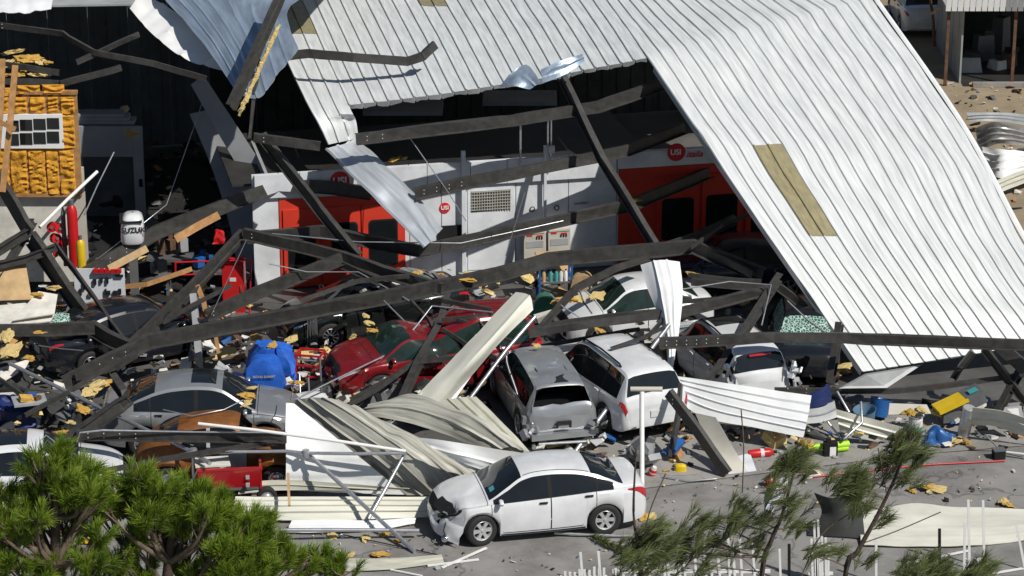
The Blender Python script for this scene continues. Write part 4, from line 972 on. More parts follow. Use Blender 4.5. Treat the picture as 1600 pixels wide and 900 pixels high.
BE = [
 # purlins still spanning the opening in front of the booths
 ('Z', [(556,218,4.55),(700,200,4.65),(800,188,4.7),(935,167,4.85),(1034,132,5.2)], 'uppermost long purlin crossing the dark roof opening', .30, 4),
 ('Z', [(648,302,3.3),(800,272,3.45),(978,236,3.6),(1070,200,3.8)], 'second purlin crossing the white booth fascia in the roof opening', .30, 8),
 ('Z', [(386,372,2.0),(500,362,2.1),(655,392,1.85),(800,362,2.05),(988,320,2.2),(1112,268,2.5)], 'kinked purlin running below the hanging strip and past the control boxes', .31, 6),
 ('Z', [(100,600,.75),(232,534,1.25),(400,502,1.45),(647,456,1.75),(716,443,1.8),(800,423,1.9),(858,405,2.0),(1083,386,2.1),(1192,430,1.7)], 'longest dark purlin, rising from the lower left over the red minivan to the navy saloon', .36, 10),
 ('Z', [(1030,390,1.95),(1090,370,2.1),(1150,342,2.35)], 'short purlin end pointing up right below the draped roof edge', .24, 2),
 ('Z', [(128,432,1.35),(247,362,2.2),(400,303,2.75),(433,288,2.9),(520,294,2.85),(580,302,2.75)], 'bent purlin with plank behind it rising to a knee left of the round logo', .36, 6),
 ('Z', [(323,494,1.3),(400,459,1.6),(535,404,2.1)], 'purlin rising from the red cabinet to the crossing above the black saloon', .30, 2),
 ('Z', [(380,366,2.25),(460,383,2.15),(535,402,2.05),(600,425,1.9),(690,452,1.75)], 'purlin falling from the apex to the long purlin above the black saloon', .30, 2),
 ('Z', [(530,412,1.95),(570,430,1.85),(620,452,1.7)], 'short doubled purlin under the crossing above the black saloon', .18, 0),
 ('C', [(380,364,2.2),(300,450,1.5),(203,542,.9)], 'straight channel slanting down left from the apex to the dark saloon', .26, 2),
 ('C', [(386,370,2.1),(308,455,1.4),(212,550,.8)], 'second channel lying just under the slanting one left of the apex', .14, 0),
 ('Z', [(830,518,1.75),(900,505,1.85),(950,498,1.95),(1066,488,2.0),(1205,452,2.2)], 'purlin behind the white hanging flap across the white saloon', .24, 2),
 ('Z', [(832,528,1.45),(855,500,1.6),(900,450,1.9),(960,420,2.1),(1015,402,2.15)], 'curved purlin rising over the green windscreen to the long purlin', .17, 0),
 ('C', [(827,522,1.9),(930,506,1.95),(1047,490,2.0)], 'sunlit pale-topped channel across the white estates', .22, 0),
 ('C', [(1047,490,2.0),(1015,525,1.7),(930,560,1.4)], 'short dark channel stub under the pale-topped channel', .12, 0),
 ('Z', [(1030,537,1.95),(1110,532,1.95),(1210,527,1.95),(1320,528,1.95),(1460,534,1.95),(1640,540,1.95)], 'long straight purlin across the foot of the draped roof', .25, 12),
 ('Z', [(1210,610,.75),(1390,611,.72),(1480,602,.8),(1640,580,1.0)], 'low thin purlin lying over the debris below the draped roof', .13, 4),
 ('I', [(1218,432,2.35),(1165,515,1.75),(1105,602,1.0)], 'leaning girder propped over the white sunroof estate', .26, 0),
 ('I', [(1312,505,1.9),(1306,545,1.4),(1297,600,.7)], 'upright jagged steel stub in front of the shattered green windscreen', .24, 0),
 ('I', [(878,120,5.5),(940,248,3.9),(1024,385,2.1)], 'sloping rafter running down through the roof opening', .26, 0),
 ('I', [(408,212,4.6),(440,252,4.0),(500,330,2.8),(560,402,1.9)], 'dark rafter slanting in front of the red booth doors', .30, 0),
 ('C', [(396,216,4.7),(450,222,4.6),(500,229,4.5)], 'short horizontal channel beside the folded roof corner', .26, 2),
 ('C', [(408,95,6.3),(398,155,5.5),(392,218,4.7)], 'narrow upright channel at the left end of the roof', .14, 0),
 ('C', [(412,92,5.65),(482,84,5.8),(552,90,5.75),(636,96,5.6),(662,88,5.75),(682,70,6.0)], 'bent channel lying across the white roof with its shadow below', .26, 4),
 ('I', [(445,-20,7.8),(405,70,6.9),(361,168,5.6)], 'big leaning post with torn yellow insulation at the top left of the roof', .34, 0),
 ('C', [(-20,38,6.7),(97,53,6.6),(106,60,6.5),(146,82,6.2),(240,100,5.9),(322,124,5.6)], 'grey bent purlin across the dark left bay', .17, 2),
 ('C', [(95,132,5.7),(140,120,5.8),(190,106,5.95)], 'short shaded purlin right of the foam wall top', .18, 0),
 ('C', [(120,98,6.0),(170,76,6.2),(218,54,6.4)], 'dim purlin crossing the dark left bay below its roof', .16, 0),
 ('C', [(-15,127,5.8),(45,128,5.8),(92,131,5.75)], 'grey joist over the foam wall', .17, 0),
 ('C', [(-15,99,6.15),(40,106,6.1),(92,114,6.0)], 'upper grey joist over the foam wall', .17, 0),
 # tangle on the left
 ('C', [(-14,270,3.6),(16,318,3.1),(44,368,2.5)], 'wide grey frame leg at the left edge', .62, 0),
 ('I', [(-20,402,2.2),(50,360,2.6)], 'dark girder end at the left edge above the cardboard', .24, 0),
 ('I', [(-20,418,2.05),(40,405,2.15),(88,386,2.4)], 'lower dark girder end crossing at the left edge', .20, 0),
 ('I', [(52,345,2.7),(20,400,2.1),(-20,460,1.5)], 'dark brace running to the left edge over the cardboard', .20, 0),
 ('I', [(48,372,2.5),(78,415,2.0),(110,462,1.5),(148,516,1.0)], 'wide tapered frame leg leaning on the dark saloon', .50, 0),
 ('C', [(84,382,2.35),(145,465,1.6),(200,545,.95)], 'narrow channel leaning on the dark saloon', .17, 0),
 ('Z', [(-20,516,1.35),(60,516,1.35),(148,512,1.35)], 'black purlin across the boot of the dark saloon', .30, 2),
 ('I', [(142,512,1.25),(172,530,1.1),(206,545,.95)], 'thick joint plate above the dark saloon rear wheel', .42, 0),
 ('C', [(118,590,.9),(186,572,1.05),(214,554,1.2)], 'short pale-edged channel below the dark saloon', .20, 0),
 ('I', [(176,590,1.9),(200,625,1.6),(150,660,1.2),(112,685,1.0)], 'bent wide plate over the silver-grey car roof', .34, 0),
 ('Z', [(-20,760,.9),(60,712,1.2),(122,678,1.45)], 'dark purlin rising from the left edge across the white saloon', .20, 0),
 ('Z', [(120,680,1.5),(280,682,1.5),(448,684,1.45)], 'horizontal purlin in front of the rusty vintage car', .23, 8),
 ('Z', [(140,740,1.1),(230,722,1.2),(330,706,1.3),(440,690,1.35)], 'thin lower purlin in front of the rusty vintage car', .10, 0),
 # middle front
 ('I', [(700,462,1.9),(688,505,1.5),(655,565,1.1),(628,625,.7)], 'dark frame piece standing in front of the red minivan', .24, 0),
 ('C', [(704,500,1.5),(655,575,.95),(610,640,.5)], 'narrow grey brace below the dark frame piece on the red minivan', .13, 0),
 ('C', [(690,470,1.9),(730,478,1.85),(768,485,1.8)], 'short strut on the red minivan roof', .12, 0),
 ('C', [(690,500,1.7),(740,496,1.75),(775,492,1.75)], 'short lower strut on the red minivan roof', .10, 0),
 ('C', [(690,514,1.55),(730,540,1.25),(775,560,1.05)], 'slanting strut beside the red minivan window', .10, 0),
 ('C', [(520,648,.3),(590,608,.7),(650,565,1.1),(745,558,1.1)], 'long grey brace running from the white cloth to the silver estate', .13, 0),
 ('C', [(1042,615,1.6),(1085,672,.95),(1134,742,.1)], 'dark wide channel leaning down beside the white corrugated sheet', .30, 2),
 ('C', [(1066,600,1.5),(1062,650,.9),(1050,715,.12)], 'black upright steel behind the leaning channel', .20, 0),
 ('C', [(1085,385,2.1),(1130,405,1.95),(1175,430,1.75)], 'dark channel falling right over the navy saloon', .22, 0),
 ('Z', [(1080,440,1.9),(1140,446,1.8),(1205,450,1.7)], 'dark purlin in the shade behind the leaning girder', .18, 0),
 ('Z', [(1205,440,2.0),(1245,470,1.6),(1285,510,1.1)], 'shaded purlin along the edge of the draped roof', .20, 0),
 ('I', [(1538,545,1.6),(1568,585,1.0),(1606,632,.3)], 'crossed steel leg at the lower right corner of the roof, leaning right', .20, 0),
 ('I', [(1606,560,1.3),(1580,605,.7),(1556,650,.1)], 'crossed steel leg at the lower right corner of the roof, leaning left', .20, 0),
 ('I', [(1520,550,1.3),(1500,575,.9),(1490,592,.6)], 'short steel brace under the roof corner on the right', .16, 0),
 ('C', [(1560,540,1.7),(1610,585,1.1)], 'black plate hanging at the right edge under the roof corner', .34, 0),
]
BE += [
 ('C', [(40,650,.9),(110,612,1.2),(188,562,1.5)], 'slim channel under the bent wide plate at the left', .11, 0),
 ('C', [(-15,585,1.2),(25,612,1.0),(62,640,.7)], 'slim channel at the left edge below the long pole', .12, 0),
 ('C', [(255,505,1.2),(300,478,1.5),(362,446,1.8)], 'slim channel behind the slanting one by the red cabinet', .11, 0),
 ('C', [(470,470,1.7),(560,440,1.95),(640,432,2.0)], 'slim purlin just above the black saloon bonnet', .12, 0),
 ('C', [(830,545,1.35),(920,528,1.45),(1000,515,1.5)], 'slim brown pipe-like channel over the hidden white saloon', .10, 0),
 ('C', [(1066,472,1.95),(1130,468,1.95),(1200,462,1.95)], 'slim channel across the sunroof estate front', .11, 0),
 ('C', [(1075,430,2.0),(1120,436,1.9),(1190,440,1.8)], 'slim dark channel above the navy saloon', .12, 0),
 ('C', [(1170,336,2.7),(1130,352,2.5),(1080,388,2.2)], 'slim channel end near the draped roof edge', .10, 0),
 ('C', [(548,625,.5),(610,590,.8),(700,556,1.1)], 'slim brace low in front of the minivan bonnet', .09, 0),
 ('C', [(640,470,1.8),(668,500,1.5),(690,545,1.1)], 'slim diagonal strut over the minivan door', .10, 0),
 ('C', [(715,500,1.7),(760,515,1.5),(800,535,1.3)], 'slim strut right of the minivan window', .08, 0),
 ('C', [(955,545,1.8),(1000,530,1.9),(1040,512,2.0)], 'slim strut lying on the white estate roof', .08, 0),
]
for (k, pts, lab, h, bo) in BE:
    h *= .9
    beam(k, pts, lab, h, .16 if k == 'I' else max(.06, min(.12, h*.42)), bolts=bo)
# ---------------------------------------------------------------- pipes and wires
def pipe(pts, r, label, mat='galv', name='pipe', cat='pipe', joints=(), group=None):
    q = [P(*p) for p in pts]
    if not joints:
        mb = MB(); mb.tube(q, r, 8); o = mb.build(name, mat, smooth=50); tag(o, label, cat, group); return o
    t = thing(name, label, cat, min(q, key=lambda p: p.z)); mb = MB(); mb.tube(q, r, 8); mb.build('tube', mat, t, 50)
    for j in joints:
        c = P(*j); mb = MB(); mb.lathe([(0,-r*2.2),(r*1.9,-r*2),(r*2.1,0),(r*1.9,r*2),(0,r*2.2)], 10, c); mb.build('coupling', mat, t, 40)
    return t
pipe([(15,568,1.1),(150,634,1.15),(300,706,1.2),(328,724,1.15)], .045, 'long straight galvanised pole slanting across the wrecked cars at the left', 'galv', joints=[(302,707,1.2)])
pipe([(70,775,.6),(145,745,.85),(225,723,1.1),(302,707,1.25),(448,705,1.25),(478,708,1.25)], .04, 'bent tent-frame tube running to the twisted sheet', joints=[(478,708,1.25)])
pipe([(302,707,1.2),(302,730,.8),(303,758,.35)], .04, 'short upright tent-frame leg over the red trailer')
pipe([(320,716,1.0),(290,768,.25)], .03, 'thin leaning tent-frame brace over the red trailer')
pipe([(310,662,1.8),(400,672,1.75),(520,688,1.6),(634,705,1.35)], .038, 'white pole crossing in front of the rusty roof and twisted sheet', 'whitepipe')
pipe([(478,708,1.25),(560,709,1.3),(634,708,1.3)], .04, 'horizontal tent-frame tube over the twisted sheet')
pipe([(480,708,1.2),(560,782,.5),(648,862,.04)], .045, 'tent-frame leg slanting down to the asphalt left of the white saloon')
pipe([(633,708,1.25),(600,768,.6),(568,824,.05)], .04, 'second tent-frame leg crossing the slanting one')
pipe([(440,828,.30),(540,828,.25),(655,829,.2)], .045, 'level galvanised pole lying low left of the white saloon')
pipe([(897,708,.06),(977,600,1.1),(1045,508,2.0)], .055, 'thick galvanised pole leaning between the silver and white estates')
pipe([(735,622,.6),(790,548,1.3),(836,495,1.9)], .05, 'galvanised pole leaning on the silver estate roof')
pipe([(990,838,.05),(930,836,.06),(866,833,.08)], .03, 'thin grey rod on the asphalt beside the saloon rear wheel')
pipe([(570,830,.04),(520,832,.05),(690,868,.04)][1:], .012, 'thin cable on the asphalt', 'blackplastic')
pipe([(120,690,1.4),(125,676,1.7),(160,672,1.7),(300,675,1.62),(445,676,1.6)], .02, 'thin grey conduit on top of the horizontal purlin', 'galv')
pipe([(50,720,1.3),(62,690,1.5),(72,680,1.6),(85,690,1.5),(100,720,1.2)], .018, 'thin bent rod over the white saloon at the left')
pipe([(135,418,1.3),(200,368,2.2),(260,320,2.7),(318,155,4.2)], .012, 'thin slack wire in front of the dark left bay', 'galv', 'wire', 'wire')
pipe([(132,335,2.6),(152,290,3.0),(178,238,3.6)], .02, 'thin rod leaning in the dark left bay', 'galv')
pipe([(62,355,2.6),(105,312,3.0),(152,268,3.5)], .045, 'pale straight pole leaning in front of the red gas cylinder', 'whitepipe')
pipe([(442,634,.9),(520,595,1.0),(617,548,1.15)], .022, 'bent grey conduit in front of the red minivan, lower run', 'galv')
pipe([(617,548,1.15),(650,510,1.5),(675,478,1.8),(770,488,1.85)], .022, 'bent grey conduit over the red minivan, upper run', 'galv')
pipe([(420,412,2.2),(480,425,2.0),(560,425,2.0),(640,470,1.6)], .016, 'thin sagging wire above the black saloon', 'galv', 'wire', 'wire')
pipe([(425,365,2.3),(560,378,2.2),(720,380,2.15),(880,345,2.4)], .016, 'thin cable along the kinked purlin', 'galv', 'wire', 'wire')
pipe([(1066,452,2.3),(1140,440,2.45),(1205,445,2.4),(1190,508,1.7)], .018, 'thin bent rod beside the leaning girder', 'galv')
pipe([(1003,760,.05),(1003,690,.9),(1003,612,1.9)], .055, 'white square post standing behind the white saloon boot', 'whitepipe', 'white_post', 'post')
pipe([(985,608,1.85),(1035,608,1.85)], .06, 'short grey cross bar on top of the white post', 'boothpanel')
pipe([(1270,745,.03),(1350,736,.03),(1450,726,.03),(1570,720,.03)], .02, 'red hose lying across the asphalt on the right', 'gasred', 'hose', 'hose')
pipe([(365,790,.05),(385,760,.4),(400,740,.6)], .015, 'red hose beside the red trailer', 'gasred', 'hose', 'hose')
pipe([(1540,680,.5),(1560,700,.1),(1600,712,.05)], .02, 'thin grey wire at the right edge under the cream panel', 'galv', 'wire', 'wire')
pipe([(1568,706,.1),(1585,708,.12),(1620,712,.15)], .03, 'white pole lying at the right edge', 'whitepipe')
pipe([(1308,612,1.0),(1330,650,.6),(1345,690,.05)], .03, 'bent grey tube frame beside the tan sheet, upright leg')
pipe([(1345,628,1.0),(1347,660,.7),(1320,685,.4)], .03, 'bent grey tube frame beside the tan sheet, curved piece')
pipe([(1258,625,.9),(1290,655,.5),(1318,690,.05)], .025, 'thin grey tube leaning below the grey sheets')

for i, (pts, r_, lb) in enumerate((
  ([(600,470,1.7),(650,520,1.3),(700,575,.9)], .02, 'thin rod crossing the red minivan bonnet'), ([(740,490,1.8),(780,540,1.3),(800,560,1.0)], .02, 'thin rod hanging beside the silver car roof'),
  ([(905,452,2.0),(912,472,1.7),(925,490,1.5)], .02, 'thin strut under the curved purlin'), ([(860,460,1.9),(880,480,1.7),(905,495,1.5)], .018, 'thin wire left of the green windscreen'),
  ([(60,540,1.4),(95,545,1.4),(130,548,1.4)], .016, 'thin bent rod on the dark saloon boot'), ([(330,492,1.4),(350,450,1.8),(385,375,2.4)], .012, 'thin wire hanging by the red cabinet'),
  ([(255,640,1.6),(300,650,1.6),(350,640,1.65),(380,625,1.7)], .012, 'thin wire over the silver-grey car door'), ([(440,705,1.0),(450,640,1.5),(460,600,1.7)], .012, 'thin wire in front of the white cloth bundle'),
  ([(500,560,.8),(502,600,.5),(503,640,.1)], .022, 'dark upright bar left in the white cloth, right one'), ([(468,585,.8),(469,610,.5),(470,645,.1)], .022, 'dark upright bar in the white cloth, left one'), ([(482,590,.8),(483,615,.5),(484,648,.1)], .022, 'dark upright bar in the white cloth, middle one'),
  ([(820,300,3.6),(790,400,2.2)], .012, 'thin cable hanging in front of the booth grille'), ([(640,215,4.4),(700,300,3.3),(728,345,2.8)], .012, 'thin cable slanting across the booth fascia'),
  ([(1100,470,2.0),(1150,462,2.1),(1200,470,2.0)], .02, 'thin rod behind the leaning girder'), ([(1230,470,2.0),(1262,500,1.6),(1290,520,1.3)], .025, 'bent strut along the shaded roof edge'),
  ([(1035,745,.05),(1075,752,.05),(1120,748,.06)], .02, 'dark rod on the ground behind the leaning channel foot'))):
    pipe(pts, r_, lb, 'gasgrey' if i % 3 else 'galv', 'rod', 'rod')
# ================================================================ bent sheets lying about
sheet('twisted_wall_sheet', [PP((446,766,.30),(540,770,.22),(634,773,.14)), PP((447,722,.95),(510,722,.92),(575,725,.88)), PP((446,674,1.55),(482,674,1.52),(518,678,1.48)), PP((447,630,2.0),(453,630,2.0),(460,631,1.98))],
      'white inner face of the twisted wall sheet beside the vintage car', 'metal sheet', 'sheetwhite', 'sheettan', 5, .02, 16, 30, .02, 3)
sheet('twisted_wall_sheet', [PP((448,626,1.72),(520,686,1.22),(590,738,.62),(636,774,.14)), PP((505,622,2.0),(572,664,1.62),(656,722,1.0),(704,772,.15)), PP((575,645,1.68),(632,670,1.45),(706,712,.98),(770,752,.35))],
      'dirty ribbed sheet twisting diagonally down to the asphalt left of the white saloon', 'metal sheet', 'sheetdirty', 'sheetwhite', 6, .04, 30, 42, .11, 5)
sheet('twisted_wall_sheet', [PP((560,648,1.55),(620,656,1.62),(700,680,1.4),(765,706,1.1)), PP((575,632,1.75),(640,624,1.98),(734,654,1.8),(800,698,1.25)), PP((610,628,1.55),(668,622,1.75),(760,668,1.5),(832,708,1.05))],
      'dirty ribbed fold on top of the twisted sheet', 'metal sheet', 'sheetdirty', 'sheetwhite', 4, .04, 24, 26, .10, 12)
sheet('bent_wall_sheet', [PP((682,628,1.75),(722,662,1.5),(776,712,1.02)), PP((715,621,1.85),(755,660,1.55),(806,710,1.05)), PP((744,619,1.8),(785,660,1.5),(832,710,1.0))],
      'tan ribbed sheet leaning against the silver estate', 'metal sheet', 'sheettan', 'sheetwhite', 4, .045, 18, 26, .03, 14)
sheet('white_wall_sheet', [PP((648,684,1.72),(705,690,1.66),(775,702,1.42),(838,712,1.1)), PP((690,706,1.4),(735,722,1.2),(780,736,.85),(815,750,.5)), PP((724,726,1.1),(750,740,.8),(780,754,.45),(800,764,.2))],
      'clean white sheet fold directly behind the white saloon windscreen', 'metal sheet', 'sheetwhite', 'sheettan', 3, .03, 18, 18, .03, 15)
sheet('leaning_wall_strip', [PP((626,640,.85),(676,592,1.3),(738,528,1.9),(806,456,2.6)), PP((668,640,.9),(706,596,1.38),(760,538,1.98),(828,462,2.66)), PP((694,636,.8),(730,594,1.2),(772,546,1.75),(833,484,2.4))],
      'pale ribbed strip leaning up over the red minivan', 'metal sheet', 'sheetcream', 'sheetwhite', 2, .03, 24, 14, .03, 16)
sheet('leaning_wall_strip', [PP((634,642,.86),(690,580,1.40),(744,522,1.90)), PP((700,640,.7),(738,585,1.2),(762,548,1.55))],
      'bright white underside strip below the pale leaning one', 'metal sheet', 'sheetwhite', 'sheettan', 1, .0, 12, 8, .02, 17)
sheet('hanging_flap', [PP((1001,414,2.75),(1012,452,2.35),(1030,498,1.9),(1042,545,1.4),(1040,604,.85)), PP((1030,406,2.95),(1040,450,2.5),(1046,500,2.0),(1050,548,1.5),(1043,604,.85)), PP((1062,409,2.85),(1067,452,2.4),(1063,505,1.9),(1056,550,1.4),(1046,604,.85))],
      'narrow white flap hanging over a purlin above the white estates', 'metal sheet', 'sheetwhite', 'sheetcream', 3, .04, 24, 22, .03, 18)
sheet('corrugated_wall_sheet', [PP((1040,613,.85),(1100,652,.55),(1180,668,.5),(1255,684,.45)), PP((1046,598,1.1),(1120,622,.95),(1190,640,.85),(1262,655,.8)), PP((1052,587,1.25),(1130,598,1.25),(1200,608,1.2),(1268,618,1.15))],
      'white corrugated sheet lying in front of the white sunroof estate', 'metal sheet', 'sheetwhite', 'sheetcream', 5, .04, 20, 32, .03, 19)
def plate(name, pts, label, mat, th=.02, cat='metal plate', bev=None):
    mb = MB(); q = [P(*p) for p in pts]; mb.poly(q, th); o = mb.build(name, mat); tag(o, label, cat); return o
sheet('metal_plate', [PP((1086,645,.95),(1105,690,.5),(1122,740,.05)), PP((1118,652,1.0),(1140,690,.6),(1168,736,.06))], 'grey flat panel leaning behind the dark wide channel', 'metal panel', 'boothpanel', 'wallgrey', 1, 0, 8, 6, .008, 20)
plate('metal_plate', [(1138,740,.05),(1182,735,.05),(1172,708,.12),(1136,716,.12)], 'small white panel on the ground at the foot of the grey one', 'wallwhite')
sheet('metal_plate', [PP((1256,640,.75),(1285,634,.8),(1300,628,.85)), PP((1262,618,1.1),(1285,606,1.2),(1296,598,1.3))], 'dark blue panel right of the white corrugated sheet', 'metal panel', 'navytarp', 'navytarp', 1, 0, 8, 6, .01, 21)
sheet('grey_wall_sheet', [PP((1256,662,.5),(1282,660,.5),(1308,652,.55)), PP((1258,640,.76),(1284,636,.8),(1304,626,.85))], 'small grey ribbed sheet below the dark blue panel', 'metal sheet', 'sheetgrey', 'sheetgrey', 2, .03, 10, 12, .01, 22)
sheet('cream_wall_sheet', [PP((1312,672,.35),(1345,684,.2),(1372,691,.08)), PP((1306,640,.9),(1352,652,.7),(1412,668,.5))], 'cream ribbed sheet tipped on its side beside the bent tube frame', 'metal sheet', 'sheetcream', 'sheettan', 3, .035, 14, 18, .02, 23)
sheet('cream_wall_sheet', [PP((1516,664,.35),(1560,668,.4),(1630,694,.1)), PP((1518,650,.65),(1568,656,.65),(1630,680,.35)), PP((1520,636,.95),(1575,645,.9),(1630,664,.65))], 'cream ribbed sheet at the right edge near the yellow machine', 'metal sheet', 'sheetcream', 'sheettan', 3, .035, 16, 18, .02, 24)
plate('metal_plate', [(1310,607,.9),(1386,606,.85),(1440,570,1.25),(1352,584,1.2)], 'flat blue-grey panel lying under the foot of the draped roof', 'sheetgrey')
plate('metal_plate', [(1388,648,.5),(1455,646,.5),(1448,632,.62),(1390,630,.65)], 'small tan-grey board behind the paint cans', 'boothpanel')
plate('metal_plate', [(1562,658,.5),(1600,660,.5),(1596,634,.8),(1570,636,.8)], 'pale blue-grey board at the right edge behind the cream sheet', 'sheetgrey')
sheet('flat_wall_sheet', [PP((366,812,.08),(520,813,.10),(668,808,.07)), PP((366,792,.30),(520,790,.32),(668,790,.28)), PP((368,776,.42),(520,776,.45),(672,776,.40))], 'long cream ribbed sheet lying flat left of the white saloon', 'metal sheet', 'sheetcream', 'sheettan', 4, .04, 20, 26, .02, 25)
sheet('flat_wall_sheet', [PP((372,772,.30),(450,766,.35),(600,768,.3)), PP((376,756,.42),(450,750,.55),(640,764,.4))], 'tan curled edge sheet behind the long cream one', 'metal sheet', 'sheettan', 'sheetcream', 2, .03, 16, 12, .03, 26)
sheet('flat_wall_sheet', [PP((448,832,.06),(520,832,.06),(600,826,.06),(648,818,.06)), PP((456,814,.18),(520,812,.2),(600,812,.16),(650,809,.12))], 'short white crumpled sheet below the long cream one', 'metal sheet', 'sheetwhite', 'sheetcream', 2, .03, 16, 12, .04, 27)
sheet('flat_wall_sheet', [PP((520,892,.05),(600,890,.05),(694,878,.05)), PP((540,872,.12),(610,872,.15),(690,866,.1))], 'narrow tan strip on the asphalt at the bottom beside the pine', 'metal sheet', 'sheettan', 'sheetcream', 2, .03, 12, 12, .02, 28)
sheet('flat_wall_sheet', [PP((1345,852,.05),(1430,854,.05),(1520,852,.05),(1640,838,.05)), PP((1345,826,.12),(1430,824,.14),(1520,825,.12),(1640,818,.1)), PP((1352,800,.15),(1425,786,.25),(1500,792,.2),(1640,796,.12))], 'big pale cream sheet lying flat on the asphalt at the lower right', 'metal sheet', 'sheetcream', 'sheettan', 4, .015, 24, 24, .035, 29)
sheet('black_tarp', [PP((1272,770,1.0),(1300,778,.95),(1340,776,.9)), PP((1284,802,.5),(1310,806,.5),(1346,800,.45)), PP((1262,836,.04),(1310,838,.04),(1352,842,.04))], 'black flapping tarp beside the big cream sheet', 'tarp', 'sheetdark', 'sheetdark', 1, 0, 14, 12, .05, 30)
plate('white_board', [(1196,795,.04),(1206,800,.04),(1232,748,.5),(1222,745,.5)], 'narrow white board sticking up behind the wispy trees', 'wallwhite')
# far right heap behind the roof
sheet('crumpled_foil_sheet', [PP((1530,238,.6),(1560,225,.9),(1615,230,.7)), PP((1524,200,1.2),(1560,190,1.6),(1615,205,1.2))], 'shiny crumpled sheet in the heap right of the roof, upper one', 'metal sheet', 'galv', 'sheetgrey', 4, .05, 12, 20, .16, 31)
sheet('crumpled_foil_sheet', [PP((1540,268,.3),(1570,280,.4),(1615,262,.4)), PP((1532,228,.9),(1570,232,1.0),(1615,238,.8))], 'shiny crumpled sheet in the heap right of the roof, lower one', 'metal sheet', 'sheetwhite', 'sheetgrey', 4, .05, 12, 20, .14, 32)
sheet('tan_wall_sheet', [PP((1560,302,.2),(1590,290,.3),(1640,272,.3)), PP((1552,284,.5),(1590,268,.6),(1640,250,.6))], 'tan ribbed sheet at the right edge beyond the roof', 'metal sheet', 'sheettan', 'sheetcream', 3, .04, 10, 18, .03, 33)
sheet('tan_wall_sheet', [PP((1515,190,.5),(1560,190,.4),(1640,202,.3)), PP((1510,176,.8),(1560,176,.6),(1640,182,.5))], 'grey-green ribbed sheet lying in the dirt yard beyond the roof', 'metal sheet', 'sheetgrey', 'sheetcream', 3, .04, 10, 18, .03, 34)
pipe([(1453,-5,2.6),(1458,30,1.7),(1460,72,.6)], .05, 'rusty bent pipe standing behind the white saloon at the top right', 'rustysteel')
pipe([(1455,22,2.0),(1470,10,2.3)], .04, 'pale stub on the rusty bent pipe', 'woodpale', 'timber', 'timber')

# ================================================================ small things
def at(u, v, z=0.): return P(u, v, z)
def things_box(name, label, cat, base, parts, yaw=0., group=None):
    """parts: (name, mat, centre, size, rot) in local metres above base"""
    t = thing(name, label, cat, base, (0,0,yaw), group)
    for nm, mt, c, d, *r in parts:
        mb = MB(); mb.box(c, d, r[0] if r else None); mb.build(nm, mt, t, None, True)
    return t
def lathe_thing(name, label, cat, base, parts, rot=(0,0,0), group=None):
    t = thing(name, label, cat, base, rot, group)
    for nm, mt, prof, *o in parts:
        mb = MB(); mb.lathe(prof, 18, o[0] if o else (0,0,0)); mb.build(nm, mt, t, 40, True)
    return t
# outboard motor
b = Q(207, 376, 6.4); ot = thing('outboard_motor', 'white outboard motor cowling standing in the dark left bay', 'outboard motor', (b.x, b.y, 0), (0,0,R(8)))
vs = []; hts = [(0,.27,.34),(.06,.30,.37),(.35,.30,.37),(.55,.28,.35),(.68,.24,.30),(.74,.16,.2),(.755,.02,.03)]; n = 20
zb_ = b.z
for (h, wx, wy) in hts:
    for i in range(n):
        a = 2*math.pi*i/n; c_, s_ = math.cos(a), math.sin(a); e = .55
        vs.append((wx*math.copysign(abs(c_)**e, c_) + .05*h, wy*math.copysign(abs(s_)**e, s_), zb_ + h))
mb = MB(); mb.add(vs, [(i*n+j, i*n+(j+1) % n, (i+1)*n+(j+1) % n, (i+1)*n+j) for i in range(len(hts)-1) for j in range(n)]); mb.build('cowling', 'p_white', ot, 50, True)
mb = MB(); mb.box((-.02,0,zb_+.60), (.56,.76,.045)); mb.build('trim_band', 'blackplastic', ot, None, True)
mb = MB(); mb.box((0,0,zb_/2+.02), (.22,.26,max(.1, zb_))); mb.box((0,.1,.35), (.5,.12,.06)); mb.build('leg', 'gasgrey', ot, None, True)
tm = text_mesh('SUZUKI', .19, (Vector((.06,-.385,zb_+.40)), Vector((1,0,0)), Vector((0,0,1))), .003, .006); tm.build('lettering', 'textdark', ot, None, True)
# gas cylinders
def cyl(u, v0, v1, y, r, mat, label, topmat='gasgrey'):
    a, t_ = Q(u, v1, y), Q(u, v0, y); h = t_.z - a.z
    lathe_thing('gas_cylinder', label, 'gas cylinder', (a.x, a.y, a.z), [('bottle', mat, [(0,0),(r,0),(r,h*.80),(r*.85,h*.87),(r*.4,h*.92)]), ('valve_cap', topmat, [(r*.42,h*.9),(r*.42,h),(0,h)])])
cyl(117, 312, 415, 6.6, .135, 'gasred', 'tall red gas cylinder beside the foam wall corner')
cyl(129, 368, 440, 6.0, .115, 'gasyellow', 'yellow gas cylinder in front of the red one')
cyl(103, 318, 415, 6.8, .06, 'gasgrey', 'thin dark gas cylinder left of the red one')
# pegboard with tools
pb = Q(158, 446, 5.2); pg = thing('tool_board', 'white pegboard hung with black tools behind the dark saloon', 'tool board', (pb.x, pb.y, Q(158, 478, 5.2).z))
vbox(pg, 'board', 'wallwhite', 118, 420, 194, 476, 5.2, .04)
for i, (u_, v_, w_, h_) in enumerate(((146,436,4,9),(157,434,3,8),(166,434,3,9),(180,430,12,3),(164,452,2,9),(167,455,5,6),(177,455,5,7),(185,452,4,8),(130,440,3,12),(138,458,6,5),(124,452,3,10))):
    vbox(pg, 'hand_tool', 'blackplastic' if i != 9 else 'rustysteel', u_, v_, u_ + w_, v_ + h_, 5.13, .05)
for i in range(5): vbox(pg, 'red_case', 'gasred', 146 + i*9, 421, 153 + i*9, 427, 5.08, .1)
